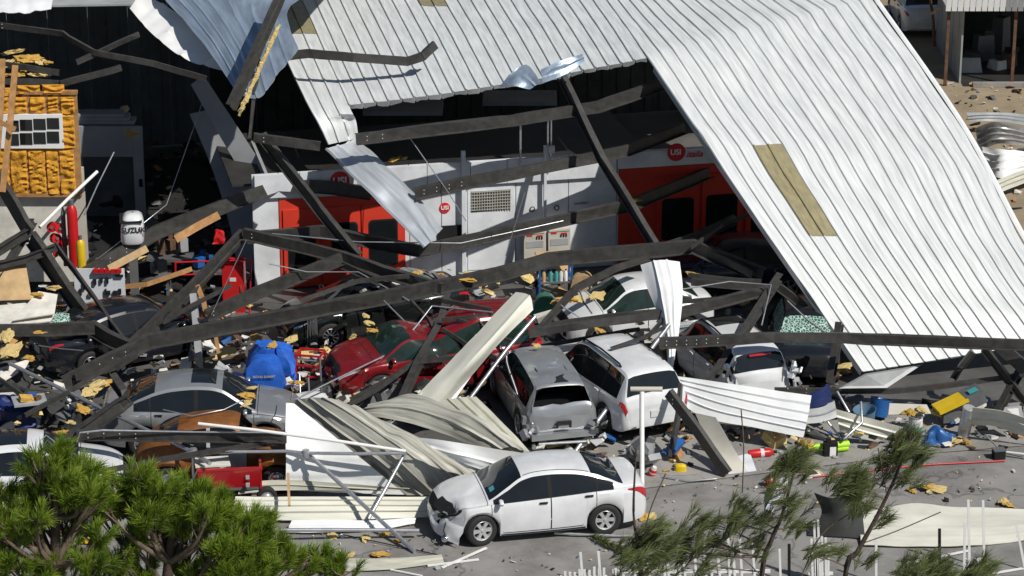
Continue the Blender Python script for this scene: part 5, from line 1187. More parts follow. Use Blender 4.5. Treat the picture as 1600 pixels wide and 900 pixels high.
# red equipment behind
for i, (u_, v_) in enumerate(((82,348),(92,350),(84,366),(94,372),(86,388))):
    p_ = Q(u_, v_, 6.9); lathe_thing('hose_reel', 'small red hose reel on the lower wall, %s' % ('upper left of the cluster', 'upper right of the cluster', 'middle left of the cluster', 'middle right of the cluster', 'lowest of the cluster')[i], 'hose reel', (p_.x, p_.y, p_.z - .1), [('drum', 'gasred', [(0,0),(.13,0),(.13,.03),(.07,.04),(.07,.14),(.13,.15),(.13,.18),(0,.18)]), ('hub', 'gasgrey', [(.04,.17),(.04,.22),(0,.22)])], (R(80),0,.3*i))
# red cabinet and frame
p_ = Q(366, 492, 6.5); cbz = p_.z
cab = thing('tool_cabinet', 'upright red steel tool cabinet left of the booth doors', 'cabinet', (p_.x, p_.y, 0))
hz_ = Q(366, 412, 6.5).z
for nm, mt, c, d in (('carcass', 'gasred', (0,.25,hz_/2), (.56,.5,hz_)), ('door', 'gasred', (-.01,-.01,hz_/2), (.52,.03,hz_-.06)), ('label_plate', 'plate', (.0,-.03,hz_-.42), (.16,.012,.10)), ('handle', 'chrome', (.2,-.04,hz_/2), (.03,.03,.18))):
    mb = MB(); mb.box(c, d); mb.build(nm, mt, cab, None, True)
fr = thing('steel_frame_rack', 'red tube rack around the red cabinet', 'rack', P(330, 480, .05))
for a_, b_ in (((274,410),(392,406)), ((274,410),(274,430)), ((392,406),(390,500)), ((274,430),(330,428))):
    mb = MB(); mb.tube([Q(*a_, 6.4), Q(*b_, 6.4)], .025, 6); mb.build('tube', 'gasred', fr)
# timber
def timber(pts, label, w_=.09, h_=.04, mat='wood', name='timber'):
    mb = MB(); mb.sweep([P(*p) for p in pts], [(-w_/2,-h_/2),(w_/2,-h_/2),(w_/2,h_/2),(-w_/2,h_/2)], (0,-1,.2)); o = mb.build(name, mat); tag(o, label, 'timber')
timber([(24,102,6.4),(16,190,5.1),(4,300,3.45)], 'orange timber post leaning in front of the foam wall window', .15, .06)
timber([(4,92,6.6),(2,160,5.6),(-4,240,4.4)], 'dark orange timber at the left edge above the window', .14, .06)
timber([(-10,186,5.2),(24,202,5.0)], 'short timber crossing the left end of the window', .12, .05)
timber([(170,420,1.7),(200,404,1.9),(230,388,2.1)], 'pale plank under the bent purlin, lower one', .18, .04, 'woodpale')
timber([(274,374,2.2),(308,354,2.4),(342,336,2.6)], 'orange plank stuck behind the bent purlin, upper one', .20, .04, 'wood')
timber([(195,448,1.0),(230,444,1.1),(300,420,1.4)], 'brown timber behind the dark saloon roof', .12, .05, 'wood')
timber([(308,446,1.5),(318,470,1.2),(324,500,.8)], 'splintered plank end beside the red cabinet', .12, .05, 'wood')
timber([(329,490,1.0),(338,530,.6),(344,566,.1)], 'orange stake standing beside the blue covers', .09, .05, 'wood')
timber([(302,460,1.6),(306,500,1.1),(312,575,.1)], 'grey round-looking post standing by the dark saloon bonnet', .16, .14, 'sheetgrey')
timber([(452,790,.6),(450,740,1.0)], 'small pale post at the edge of the twisted sheet', .05, .05, 'woodpale')
timber([(-10,499,1.2),(45,497,1.2),(90,494,1.2)], 'brown board edge under the cardboard', .12, .05, 'wood')
timber([(-8,560,1.0),(15,538,1.1),(35,520,1.2)], 'tilted brown board at the left edge', .14, .03, 'wood')
timber([(920,690,.08),(905,700,.06),(918,712,.05)][:2], 'short flat board behind the white saloon roof', .3, .03, 'plasterboard')
# boards on the left
def slab_thing(name, pts, mat, label, cat='board', th=.03): return plate(name, pts, label, mat, th, cat)
slab_thing('cardboard_sheet', [(-10,470,1.35),(50,468,1.35),(40,410,2.0),(20,405,2.1),(-10,425,1.9)], 'cardboard', 'brown cardboard sheet standing at the left edge behind the beams', 'cardboard')
slab_thing('plaster_board', [(-10,535,1.2),(45,505,1.3),(92,500,1.3),(70,470,1.45),(-10,478,1.45)], 'plasterboard', 'broken white plaster board at the left edge')
slab_thing('plaster_board', [(20,500,1.42),(85,490,1.45),(90,460,1.65),(60,455,1.7)], 'plasterboard', 'white torn plaster board below the tapered frame leg')
slab_thing('green_glass_sheet', [(72,512,1.35),(112,512,1.35),(108,490,1.55),(88,488,1.55)], 'shattered', 'small green shattered glass sheet on the dark saloon boot', 'glass')
slab_thing('white_board', [(0,600,.5),(40,575,.6),(48,560,.75),(0,575,.7)], 'plasterboard', 'torn white board behind the pole at the left edge')
# tray of bits
tr = thing('parts_tray', 'grey tray with a blue lid and orange bits beside the long pole', 'tray', P(46, 628, .9))
for nm, mt, c, d, r_ in (('tray', 'sheetgrey', (0,0,.04), (.75,.55,.06), (0,0,.3)), ('blue_lid', 'bluep', (.05,.12,.12), (.2,.2,.06), (0,0,.2)), ('orange_bit', 'insul', (-.05,-.1,.13), (.3,.22,.1), (.1,.2,.4)), ('orange_bit', 'rustysteel', (.2,-.05,.12), (.16,.1,.08), (0,0,.9))):
    mb = MB(); mb.box(c, d, r_); mb.build(nm, mt, tr, None, True)
# blue covers
def boxy(name, label, cat, c, lx, ly, h, mat, seed, jit=.08, top=.0):
    t = thing(name, label, cat, c); bm = bmesh.new(); bmesh.ops.create_cube(bm, size=1); bmesh.ops.subdivide_edges(bm, edges=bm.edges, cuts=7, use_grid_fill=True)
    for v_ in bm.verts:
        p = v_.co; f = p.z + .5; k = 1 - (.22 + top) * f * f
        q = Vector((p.x*lx*k, p.y*ly*k, f*h*(1 - .18*(abs(p.x)*2)**4 * f)))
        j = Vector((nz(q, 2.6, seed), nz(q, 2.6, seed + 5), nz(q, 2.6, seed + 9) * .8)) + .6*Vector((nz(q, 6, seed), nz(q, 6, seed + 5), nz(q, 6, seed + 9)))
        v_.co = q + j * jit * (1 if f > .05 else 0)
    mb = MB(); bm.verts.ensure_lookup_table(); mb.add([v_.co.copy() for v_ in bm.verts], [tuple(v_.index for v_ in f_.verts) for f_ in bm.faces]); bm.free()
    mb.build('shell', mat, t, 32, True); return t
def lump(name, label, cat, c, rx, ry, h, mat, seed, box=.6, extra=None):
    t = thing(name, label, cat, c); mb = MB(); n, m = 22, 8; vs = []
    for j in range(m + 1):
        f = j / m; rr = 1 - f**7 * .45 if box < .75 else math.sqrt(max(0, 1 - f*f*.96)); 
        for i in range(n):
            a = 2*math.pi*i/n; cx_, sx_ = math.cos(a), math.sin(a); e = box
            p = Vector((rx*rr*math.copysign(abs(cx_)**e, cx_), ry*rr*math.copysign(abs(sx_)**e, sx_), h*f))
            p += Vector((nz(p, 3, seed), nz(p, 3, seed+4), nz(p, 3, seed+8)))*.12*min(rx, h)*(1 if j else .3); vs.append(p)
    vs.append(Vector((0,0,h*1.03)))
    mb.add(vs, [(j*n+i, j*n+(i+1) % n, (j+1)*n+(i+1) % n, (j+1)*n+i) for j in range(m) for i in range(n)] + [(m*n+i, m*n+(i+1) % n, (m+1)*n) for i in range(n)])
    mb.build('cover' if cat != 'cloth' else 'fabric', mat, t, 50, True); return t
boxy('blue_cover', 'crumpled dark blue cover behind the lettered one', 'cover', P(424, 604, .1), 1.15, .8, 1.1, 'bluetarp', 3, .16)
bl = boxy('blue_cover', 'bright blue cover with small gold lettering right of the silver-grey car', 'cover', P(415, 634, .1), .98, .6, 1.22, 'bluetarp', 5, .05)
tm = text_mesh('ROYAL SUNSET', .075, (Vector((.02,-.335,.86)), Vector((1,0,.02)), Vector((0,.1,.99))), .003); tm.build('lettering', 'textgold', bl, None, True)
boxy('blue_cover', 'navy cover low down left of the bright blue one', 'cover', P(372, 618, .05), .5, .5, .5, 'navytarp', 9)
lump('cloth_bundle', 'white cloth bundle with dark stripes by the twisted sheet', 'cloth', P(483, 655, .05), .50, .4, .62, 'cloth', 7, .7)
lump('cloth_bundle', 'small blue and white cloth at the bonnet of the silver-grey car', 'cloth', P(500, 668, .05), .34, .3, .4, 'navytarp', 8, .7)
lump('storage_box', 'pale grey-green plastic box beside the white cloth bundle', 'box', P(537, 640, .05), .2, .18, .42, 'boothpanel', 10, .3)
# red crate cart
rc = thing('crate_cart', 'red wire crate cart full of scraps behind the blue cover', 'cart', P(486, 596, .05), (0,0,R(-12)))
for nm, mt, c, d in ([('post', 'gasred', (sx_*.3, sy_*.22, .38), (.04,.04,.72)) for sx_ in (-1,1) for sy_ in (-1,1)] + [('rail', 'gasred', (0, s_*.22, z_), (.60,.035,.045)) for s_ in (-1,1) for z_ in (.2,.48,.74)] + [('rail', 'gasred', (s_*.3, 0, z_), (.035,.41,.045)) for s_ in (-1,1) for z_ in (.2,.74)] + [('shelf', 'sheetgrey', (0,0,.62), (.55,.4,.03)), ('scrap', 'insulpale', (-.08,.03,.68), (.3,.25,.08)), ('scrap', 'cloth', (.14,-.06,.67), (.2,.18,.06)), ('scrap', 'rustysteel', (.05,.1,.7), (.2,.1,.06))]):
    mb = MB(); mb.box(c, d, (0,0,.3) if nm == 'scrap' else None); mb.build(nm, mt, rc, None, True)
# rack of rods
rk = thing('rod_rack', 'bundle of thin upright steel rods left of the multi-spoke wheel', 'rack', P(488, 552, .05))
for i in range(8):
    mb = MB(); a_ = P(480 + i*2.3, 550, .05); b_ = Q(481 + i*1.9, 490 + (i % 3)*4, a_.y + .1*(i % 2)); mb.tube([a_, b_], .014, 5); mb.build('rod', 'gasgrey', rk)
# red trailer
tl = thing('utility_trailer', 'small red box trailer in front of the vintage car', 'trailer', P(352, 792, 0), (0,0,R(6)))
for nm, mt, c, d, r_ in (('tailboard', 'p_red', (.12,-.05,.66), (1.35,.05,.52), (R(14),0,0)), ('side_board', 'p_red', (.78,.35,.66), (.05,.8,.5), None), ('side_board', 'p_red', (-.55,.35,.66), (.05,.8,.5), None), ('bed', 'gasgrey', (.1,.4,.42), (1.3,.85,.06), None), ('lid', 'plasterboard', (-.25,.2,.98), (.75,.5,.04), (0,.03,.1)), ('rim_rail', 'p_red', (.12,-.12,.93), (1.4,.05,.05), None), ('latch', 'sheetgrey', (.5,-.10,.72), (.08,.06,.08), None), ('latch', 'sheetgrey', (.5,-.13,.55), (.08,.06,.08), None), ('axle', 'gasgrey', (.1,.4,.28), (1.5,.05,.05), None)):
    mb = MB(); mb.box(c, d, r_); mb.build(nm, mt, tl, None, True)
add_wheel(tl, .9, -.02, .22, -1, 'chrome', .22, R(0), 'hubcap'); add_wheel(tl, -.7, .4, .22, -1, 'chrome', .22, 0, 'hubcap')
# engine and little things behind the white saloon
en = thing('engine_block', 'grey wrecked engine behind the white saloon boot', 'engine', P(1000, 735, 0))
for i in range(12):
    mb = MB(); mb.box((rnd.uniform(-.35,.3), rnd.uniform(-.1,.4), .12 + rnd.uniform(0,.4)), (rnd.uniform(.12,.4), rnd.uniform(.1,.3), rnd.uniform(.08,.3)), (rnd.random(), rnd.random(), rnd.random()*3)); mb.build('casting', rnd.choice(['sheetgrey', 'gasgrey', 'galv', 'blackplastic']), en, None, True)
lathe_thing('red_canister', 'red and white canister behind the saloon boot', 'canister', P(1017, 742, .02), [('can', 'gasred', [(0,0),(.09,0),(.09,.14),(.07,.18)]), ('band', 'cloth', [(.092,.08),(.092,.12)]), ('cap', 'cloth', [(.07,.17),(.05,.24),(0,.24)])], (R(15),R(20),0))
lump('yellow_scrap', 'bright yellow scrap at the foot of the black upright steel', 'scrap', P(1063, 735, .02), .14, .1, .16, 'yellowp', 3, .7)
lathe_thing('fire_extinguisher', 'red fire extinguisher lying by the grey leaning panel', 'extinguisher', P(1188, 708, .10), [('bottle', 'gasred', [(0,-.28),(.09,-.27),(.10,-.2),(.10,.2),(.06,.28),(.03,.3)]), ('label', 'cloth', [(.102,.0),(.102,.08)]), ('valve', 'blackplastic', [(.035,.28),(.035,.38),(0,.38)])], (0,R(88),R(8)))
lathe_thing('red_can', 'small red can on the asphalt among the wispy trees', 'can', P(1203, 758, .01), [('can', 'gasred', [(0,0),(.11,0),(.11,.22),(.05,.26)]), ('cap', 'blackplastic', [(.05,.26),(.05,.31),(0,.31)])], (R(20),0,0))
# lime tubes and jug
lm = thing('lime_tubes', 'lime green tubes with yellow tips lying by the black jug', 'tubes', P(1298, 705, .05), (0,0,R(8)))
for (x0, x1, z_) in ((-.42,-.1,.12), (.1,.42,.14), (.08,.40,.05)):
    mb = MB(); mb.tube([(x0,0,z_),(x1,.05,z_)], .075, 9); mb.build('tube', 'lime', lm, 50, True)
mb = MB(); mb.lathe([(0,-.06),(.085,-.06),(.085,.06),(0,.06)], 10, (-.48,0,.12), 'x'); mb.build('tip', 'yellowp', lm, 40, True)
things_box('black_jug', 'black jug with a white label between the lime tubes', 'jug', P(1297, 712, .0), [('body', 'blackplastic', (0,0,.17), (.30,.2,.34)), ('label', 'textwhite', (.04,-.104,.14), (.14,.01,.22)), ('spout', 'blackplastic', (-.05,0,.38), (.10,.1,.08))], R(5))
# yellow machine
ym = thing('yellow_machine', 'tipped machine with a yellow lid and grey side at the right', 'machine', P(1498, 656, .1), (0,0,R(14))); ym.scale = (.78, .8, .8)
for nm, mt, c, d, r_ in (('lid', 'yellowp', (-.3,0,.55), (.95,.62,.10), (0,R(-20),0)), ('body', 'gasgrey', (.42,.05,.66), (.58,.62,.40), (0,R(-20),0)), ('panel', 'tealp', (.36,-.05,.90), (.28,.22,.03), (0,R(-20),0)), ('base', 'gasgrey', (0,.1,.15), (1.1,.5,.3), None)):
    mb = MB(); mb.box(c, d, r_); mb.build(nm, mt, ym, None, True)
boxy('blue_shell', 'glossy blue plastic shell below the yellow machine', 'plastic shell', P(1466, 692, .05), .75, .35, .34, 'bluep', 13, .12, .25)
lathe_thing('bucket', 'grey-blue open bucket under the low purlin', 'bucket', P(1352, 664, .08), [('pail', 'bucketblue', [(0,0),(.20,0),(.26,.42),(.27,.42),(.25,.40),(.19,.03),(0,.03)])], (R(8),R(-6),0))
lathe_thing('bucket', 'darker blue bucket behind the grey-blue one', 'bucket', P(1372, 650, .1), [('pail', 'bluep', [(0,0),(.20,0),(.26,.42),(.27,.42),(.25,.40),(.19,.03),(0,.03)])], (R(-15),R(12),0))
lathe_thing('paint_can', 'white and teal paint can between the cream sheet and the blue shell', 'paint can', P(1430, 672, .05), [('tin', 'tealp', [(0,0),(.16,0),(.16,.12)]), ('label', 'textwhite', [(.162,.12),(.162,.26),(.16,.34)]), ('rim', 'sheetgrey', [(.17,.33),(.17,.36),(.14,.35),(0,.33)])])
lathe_thing('paint_can', 'silver dented can right of the blue shell', 'can', P(1505, 680, .05), [('tin', 'galv', [(0,0),(.14,0),(.15,.3),(.13,.55),(.15,.75)]), ('rim', 'sheetgrey', [(.15,.74),(.13,.76),(0,.75)])], (R(10),R(6),0))
things_box('picture_frame', 'small white square frame with a dark pane on the asphalt', 'frame', P(1267, 742, .0), [('frame', 'textwhite', (0,0,.03), (.34,.34,.05)), ('pane', 'sheetdark', (0,0,.06), (.24,.24,.012))], R(20))
things_box('dark_box', 'small black box on the asphalt at the right', 'box', P(1560, 716, 0), [('case', 'blackplastic', (0,0,.1), (.26,.2,.2)), ('lid', 'gasgrey', (0,0,.215), (.28,.22,.03))], R(10))
# shelf with bottles
sf = thing('bottle_shelf', 'blue shelf unit with wooden top and bottles left of the green windscreen', 'shelf', P(866, 470, .05), (0,0,BYAW))
q0 = Q(866, 402, P(866, 470, .05).y).z
for nm, mt, c, d in (('post', 'bluep', (-.42,-.2,q0/2), (.05,.05,q0)), ('post', 'bluep', (.42,-.2,q0/2), (.05,.05,q0)), ('post', 'bluep', (-.42,.2,q0/2), (.05,.05,q0)), ('post', 'bluep', (.42,.2,q0/2), (.05,.05,q0)), ('top_board', 'woodpale', (0,0,q0+.02), (.95,.5,.04)), ('shelf_board', 'gasgrey', (0,0,q0*.45), (.86,.42,.04))):
    mb = MB(); mb.box(c, d); mb.build(nm, mt, sf, None, True)
for i, (x_, mt) in enumerate(((-.1,'tealp'),(.05,'tealp'),(.17,'cloth'),(.30,'textwhite'),(-.28,'woodpale'))):
    lathe_thing('bottle', 'bottle on the blue shelf, %s from the left' % ('second', 'third', 'fourth', 'rightmost', 'leftmost')[i], 'bottle', sf.location + Vector((x_*math.cos(BYAW), x_*math.sin(BYAW) - .1, q0*.45 + .02)), [('flask', mt, [(0,0),(.05,0),(.05,.22),(.02,.28)]), ('cap', 'blackplastic', [(.022,.27),(.022,.31),(0,.31)])])
boxy('green_bin', 'dark green plastic bin below the blue shelf', 'bin', P(852, 490, .05), .6, .5, .5, 'greenp', 15, .03)
boxy('cardboard_bundle', 'brown cardboard bundle behind the curved purlin', 'bundle', P(910, 470, .05), .7, .5, .75, 'cardboard', 16, .04)
boxy('red_jacket', 'red cloth hanging by the cabinet in the dark bay', 'cloth', Q(341, 380, 7.0), .30, .15, .35, 'gasred', 17)
lump('yellow_bottle', 'yellow container lying behind the pine branches', 'container', P(138, 846, .05), .2, .1, .16, 'yellowp', 18, .7)
lump('yellow_bottle', 'yellow strap bundle behind the pine branches', 'container', P(108, 834, .05), .2, .08, .1, 'yellowp', 19, .7)
lump('seat_cushion', 'tan foam cushion beside the blue cover', 'cushion', P(363, 598, .95), .3, .18, .12, 'woodpale', 20, .6)
# dim shelves and clutter inside the left bay
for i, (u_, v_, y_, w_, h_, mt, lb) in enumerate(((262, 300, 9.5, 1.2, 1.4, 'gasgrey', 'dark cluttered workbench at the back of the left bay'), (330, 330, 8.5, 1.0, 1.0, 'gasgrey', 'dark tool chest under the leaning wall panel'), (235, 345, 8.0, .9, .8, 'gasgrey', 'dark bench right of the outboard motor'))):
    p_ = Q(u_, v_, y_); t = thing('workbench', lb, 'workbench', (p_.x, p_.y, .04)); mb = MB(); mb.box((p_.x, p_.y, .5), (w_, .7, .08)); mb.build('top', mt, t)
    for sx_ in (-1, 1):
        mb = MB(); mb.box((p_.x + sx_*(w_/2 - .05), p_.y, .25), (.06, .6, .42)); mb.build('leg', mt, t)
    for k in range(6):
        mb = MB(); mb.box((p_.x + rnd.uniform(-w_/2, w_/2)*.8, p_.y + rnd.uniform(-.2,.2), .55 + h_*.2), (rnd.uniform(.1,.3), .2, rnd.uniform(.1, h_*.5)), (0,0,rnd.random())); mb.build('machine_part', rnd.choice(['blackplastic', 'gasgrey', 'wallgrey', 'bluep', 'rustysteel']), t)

# ================================================================ loose insulation
CH = []
for sd in range(6):
    mb = MB(); bm = bmesh.new(); bmesh.ops.create_icosphere(bm, subdivisions=3, radius=1)
    for v_ in bm.verts:
        c = v_.co; k = 1 + .9*nz(c, 1.3, sd*7+3) + .5*nz(c, 3.6, sd*3+1); v_.co = Vector((c.x*k*1.15, c.y*k*.75, max(-.2, c.z*k*.36)))
    me = bpy.data.meshes.new('insulation_chunk'); bm.to_mesh(me); bm.free(); me.materials.append(MATS['insul' if sd % 2 else 'insulpale'])
    CH.append(me)
INS = [((575,505,1.35),9,'on the edge of the minivan windscreen'),((580,516,1.3),8,'on the edge of the minivan windscreen'),((572,494,1.4),7,'on the edge of the minivan windscreen'),
 ((648,428,1.5),9,'on the black saloon roof'),((654,426,1.5),7,'on the black saloon roof'),((724,436,1.85),14,'by the long purlin above the minivan'),((735,430,1.85),10,'by the long purlin above the minivan'),
 ((994,314,2.5),11,'caught on the crossing of the rafter and the kinked purlin'),((996,324,2.4),8,'caught on the crossing of the rafter and the kinked purlin'),
 ((888,468,1.6),14,'on the debris left of the green windscreen'),((905,466,1.6),12,'on the debris left of the green windscreen'),((872,472,1.5),10,'on the debris left of the green windscreen'),
 ((935,463,1.9),13,'on the purlin below the green windscreen'),((1088,431,1.9),9,'on the purlin right of the hanging flap'),((1000,505,1.5),6,'in front of the white saloon door'),((938,517,1.0),8,'above the wheel of the hidden white saloon'),
 ((838,540,1.7),7,'on the silver estate roof front'),((1016,530,1.7),5,'on the white estate roof'),((1315,575,.9),10,'under the foot of the draped roof'),((1322,580,.9),8,'under the foot of the draped roof'),
 ((393,606,1.3),8,'on the silver-grey car windscreen'),((388,618,1.3),8,'on the silver-grey car windscreen'),((384,630,1.2),8,'on the silver-grey car windscreen'),((465,598,.8),9,'beside the blue cover'),((505,548,.6),9,'by the red crate cart'),
 ((400,528,.8),12,'behind the blue covers'),((455,530,.8),10,'behind the blue covers'),((425,540,1.2),8,'behind the blue covers'),((355,550,.5),10,'left of the blue covers'),((345,585,.4),9,'left of the blue covers'),
 ((150,604,1.1),12,'below the dark saloon'),((170,598,1.1),10,'below the dark saloon'),((140,612,1.1),9,'below the dark saloon'),((98,675,1.0),9,'behind the dark purlin at the left'),((110,660,1.1),9,'behind the dark purlin at the left'),((130,640,1.2),8,'behind the dark purlin at the left'),
 ((20,548,1.2),14,'on the boards at the left edge'),((45,560,1.1),12,'on the boards at the left edge'),((10,525,1.3),12,'on the boards at the left edge'),((60,520,1.4),10,'on the boards at the left edge'),((85,450,1.7),10,'on the boards at the left edge'),((58,460,1.7),8,'on the boards at the left edge'),
 ((20,82,6.3),14,'on top of the foam wall'),((38,92,6.2),15,'on top of the foam wall'),((62,97,6.1),14,'on top of the foam wall'),((75,98,6.1),12,'on top of the foam wall'),((12,100,6.1),12,'on top of the foam wall'),((30,116,5.9),13,'on top of the foam wall'),((60,118,5.9),12,'on top of the foam wall'),((10,118,5.9),12,'on top of the foam wall'),
 ((195,170,3.2),7,'deep in the left bay'),((206,210,2.9),8,'deep in the left bay'),((200,205,2.9),7,'deep in the left bay'),
 ((1452,761,.05),12,'on the asphalt right of the wispy trees'),((1462,765,.05),9,'on the asphalt right of the wispy trees'),((1424,765,.04),8,'on the asphalt right of the wispy trees'),((1568,784,.06),11,'alone on the asphalt at the right'),((1575,788,.05),7,'alone on the asphalt at the right'),
 ((1490,690,.08),12,'below the yellow machine'),((1510,690,.08),11,'below the yellow machine'),((1478,686,.1),9,'below the yellow machine'),((1420,644,.6),9,'behind the paint can'),((1440,640,.6),8,'behind the paint can'),
 ((1005,806,.04),9,'by the saloon rear bumper'),((1015,808,.03),7,'by the saloon rear bumper'),((592,866,.03),10,'on the asphalt left of the saloon'),((570,842,.03),9,'on the asphalt left of the saloon'),((600,835,.03),8,'on the asphalt left of the saloon'),((545,868,.03),9,'on the asphalt left of the saloon'),((620,845,.03),6,'on the asphalt left of the saloon'),((520,838,.03),7,'on the asphalt left of the saloon'),
 ((1040,735,.03),5,'beside the engine'),((1300,690,.1),6,'near the lime tubes'),((1255,690,.1),7,'near the lime tubes'),((1280,738,.03),5,'near the white square frame'),((615,250,2.9),10,'on the booth top edge'),((630,248,2.9),8,'on the booth top edge'),
 ((690,428,1.9),6,'by the long purlin above the minivan'),((1545,205,.8),7,'in the heap beyond the roof'),((1575,258,.6),8,'in the heap beyond the roof'),((1590,245,.6),9,'in the heap beyond the roof'),((1440,180,.1),4,'in the dirt yard')]
for i, (p_, r_, wh_) in enumerate(INS):
    o = bpy.data.objects.new('insulation_chunk', CH[i % 6]); COL.objects.link(o); o.location = P(*p_); s_ = r_ / 62. * rnd.uniform(.7, 1.25)
    o.scale = (s_, s_, s_*.8); o.rotation_euler = (rnd.uniform(-.3,.3), rnd.uniform(-.3,.3), rnd.random()*6.3)
    same = sorted([q for q in INS if q[2] == wh_], key=lambda q: q[0][0]); k_ = same.index((p_, r_, wh_)); nn_ = len(same)
    word = '' if nn_ == 1 else (('left ', 'right ')[k_] if nn_ == 2 else ('leftmost ', 'middle ', 'rightmost ')[k_] if nn_ == 3 else ('leftmost ', 'second from left ', 'third from left ', 'fourth from left ', 'fifth from left ', 'sixth from left ', 'seventh from left ', 'eighth from left ')[k_])
    tag(o, word + 'torn yellow insulation chunk ' + wh_, 'insulation', 'insulation chunks ' + wh_)
# torn insulation along the leaning post
mb = MB()
for i in range(30):
    f = i / 29; c = P(420 - 58*f, 40 + 130*f, 7.2 - 1.6*f) + Vector((.22, -.1, -.05)); mb.box(c, (.05 + .07*rnd.random(), .04, .17 + .08*rnd.random()), (.3*rnd.random(), .7*rnd.random(), rnd.random()))
o = mb.build('insulation_strip', 'insulpale'); tag(o, 'ragged pale insulation strip along the big leaning post', 'insulation')
# ================================================================ fine rubble nobody could count
mats = ['insulpale', 'wood', 'gasgrey', 'plasterboard', 'sheetgrey', 'blackplastic', 'rustysteel', 'cloth', 'bluep', 'cardboard']
def rubble(name, label, spots, n, smin, smax, seed, wts=(3,2,4,3,3,6,2,2,1,2)):
    r2 = random.Random(seed); mb = MB()
    for k in range(n):
        u0, v0, u1, v1, zmax = r2.choices(spots, [abs((s[2]-s[0])*(s[3]-s[1])) for s in spots])[0]
        c = P(r2.uniform(u0, u1), r2.uniform(v0, v1), 0); c.z = .03 + zmax * r2.random()**2; L_ = r2.uniform(smin, smax) * r2.choice((.5,1,1,2))
        mb.box(c, (L_, L_*r2.uniform(.2,.9), L_*r2.uniform(.08,.4)), (r2.uniform(-.5,.5), r2.uniform(-.5,.5), r2.random()*3.1), r2.choices(range(10), wts)[0])
        j_ = L_*.16; mb.v[-8:] = [(q[0] + r2.uniform(-j_,j_), q[1] + r2.uniform(-j_,j_), q[2] + r2.uniform(-j_,j_)*.6) for q in mb.v[-8:]]
    o = mb.build(name, mats); tag(o, label, 'rubble', kind='stuff')
rubble('rubble', 'fine wreckage scattered under the beams', [(-20,480,130,700,.6),(100,560,520,680,.5),(330,500,560,660,.6),(420,560,760,680,.5),(620,440,1100,560,.5),(840,640,1080,735,.25),(1040,640,1600,705,.35),(1060,450,1320,660,.5),(0,420,340,560,.6)], 2600, .06, .24, 5)
rubble('rubble', 'dim wreckage inside the left bay', [(110,240,420,470,.6)], 260, .06, .3, 6, [0,1,8,0,0,9,1,0,0,0])
rubble('litter', 'small scraps on the apron and asphalt', [(1000,690,1620,770,.01),(430,820,720,890,.01),(1000,720,1280,850,.01),(1250,735,1620,880,.005),(620,860,1000,895,.005)], 420, .015, .06, 7)
rubble('litter', 'small scraps in the dirt yard', [(1480,130,1620,330,.05)], 160, .03, .2, 8)

# dark clutter at the left edge
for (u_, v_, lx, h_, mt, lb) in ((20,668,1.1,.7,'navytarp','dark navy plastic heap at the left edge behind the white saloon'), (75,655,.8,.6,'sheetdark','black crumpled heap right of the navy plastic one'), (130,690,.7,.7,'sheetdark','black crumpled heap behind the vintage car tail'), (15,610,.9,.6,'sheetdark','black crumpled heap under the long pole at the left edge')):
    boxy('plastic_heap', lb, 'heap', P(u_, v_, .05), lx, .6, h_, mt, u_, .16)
boxy('scrap_heap', 'dark engine-like scrap heap below the crushed minivan nose', 'heap', P(600, 628, .05), 1.2, .7, .6, 'gasgrey', 71, .22)
boxy('scrap_heap', 'black scrap heap between the minivan and the tan sheet', 'heap', P(680, 632, .05), 1.0, .6, .55, 'sheetdark', 73, .2)
# ================================================================ fence at the bottom
def picket(parent, u0, v0, u1, v1, w_=.05, y0=-9.2, mat='whitepipe', name='picket'):
    """upright slat: (u0,v0) its top, (u1,v1) the foot pixel on the plane y0"""
    a, b = Q(u0, v0, y0), Q(u1, v1, y0); mb = MB(); mb.sweep([b, a], [(-w_/2,-.012),(w_/2,-.012),(w_/2,.012),(-w_/2,.012)], (0,-1,0)); return mb.build(name, mat, parent)
GV = {y: None for y in (-9.2,)}
def foot_v(y): return 450 + F*math.tan(math.atan2(CAMH, y - CAMY) - PITCH)
fv = foot_v(-9.2)
fn = thing('picket_fence', 'broken white picket fence at the bottom beside the saloon rear wheel', 'fence', Q(915, fv, -9.2))
for k in range(9): picket(fn, 883 + k*7.6, 893 - k*1.2 + (k % 3)*2, 883 + k*7.6, fv)
picket(fn, 907, 863, 911, fv); picket(fn, 935, 861, 939, fv)
mb = MB(); mb.box((Q(912, fv, -9.2) + Vector((0,.03,.12))), (.95,.04,.07)); mb.build('rail', 'whitepipe', fn)
fn = thing('picket_fence', 'white picket fence hidden behind the wispy foliage at the bottom centre', 'fence', Q(1080, fv, -9.2))
for k, (u_, v_) in enumerate(((962,888),(972,885),(990,868),(1012,880),(1036,857),(1042,862),(1060,872),(1068,874),(1085,862),(1100,846),(1110,878),(1122,868),(1137,828),(1145,852),(1156,842),(1176,848),(1190,872))): picket(fn, u_, v_, u_ + 4, fv)
mb = MB(); mb.box((Q(1080, fv, -9.2) + Vector((0,.03,.25))), (3.2,.04,.07)); mb.build('rail', 'whitepipe', fn)
fn = thing('picket_fence', 'tall white pickets standing together below the black tarp', 'fence', Q(1282, fv, -9.2))
for (a_, b_, c_) in ((1272,815,1276),(1278,812,1282),(1268,842,1270),(1284,838,1285),(1290,840,1291),(1276,848,1277),(1295,850,1294),(1218,858,1220)): picket(fn, a_, b_, c_, fv, .045)
mb = MB(); mb.box((Q(1282, fv, -9.2) + Vector((0,.03,.2))), (.5,.04,.06)); mb.build('rail', 'whitepipe', fn)
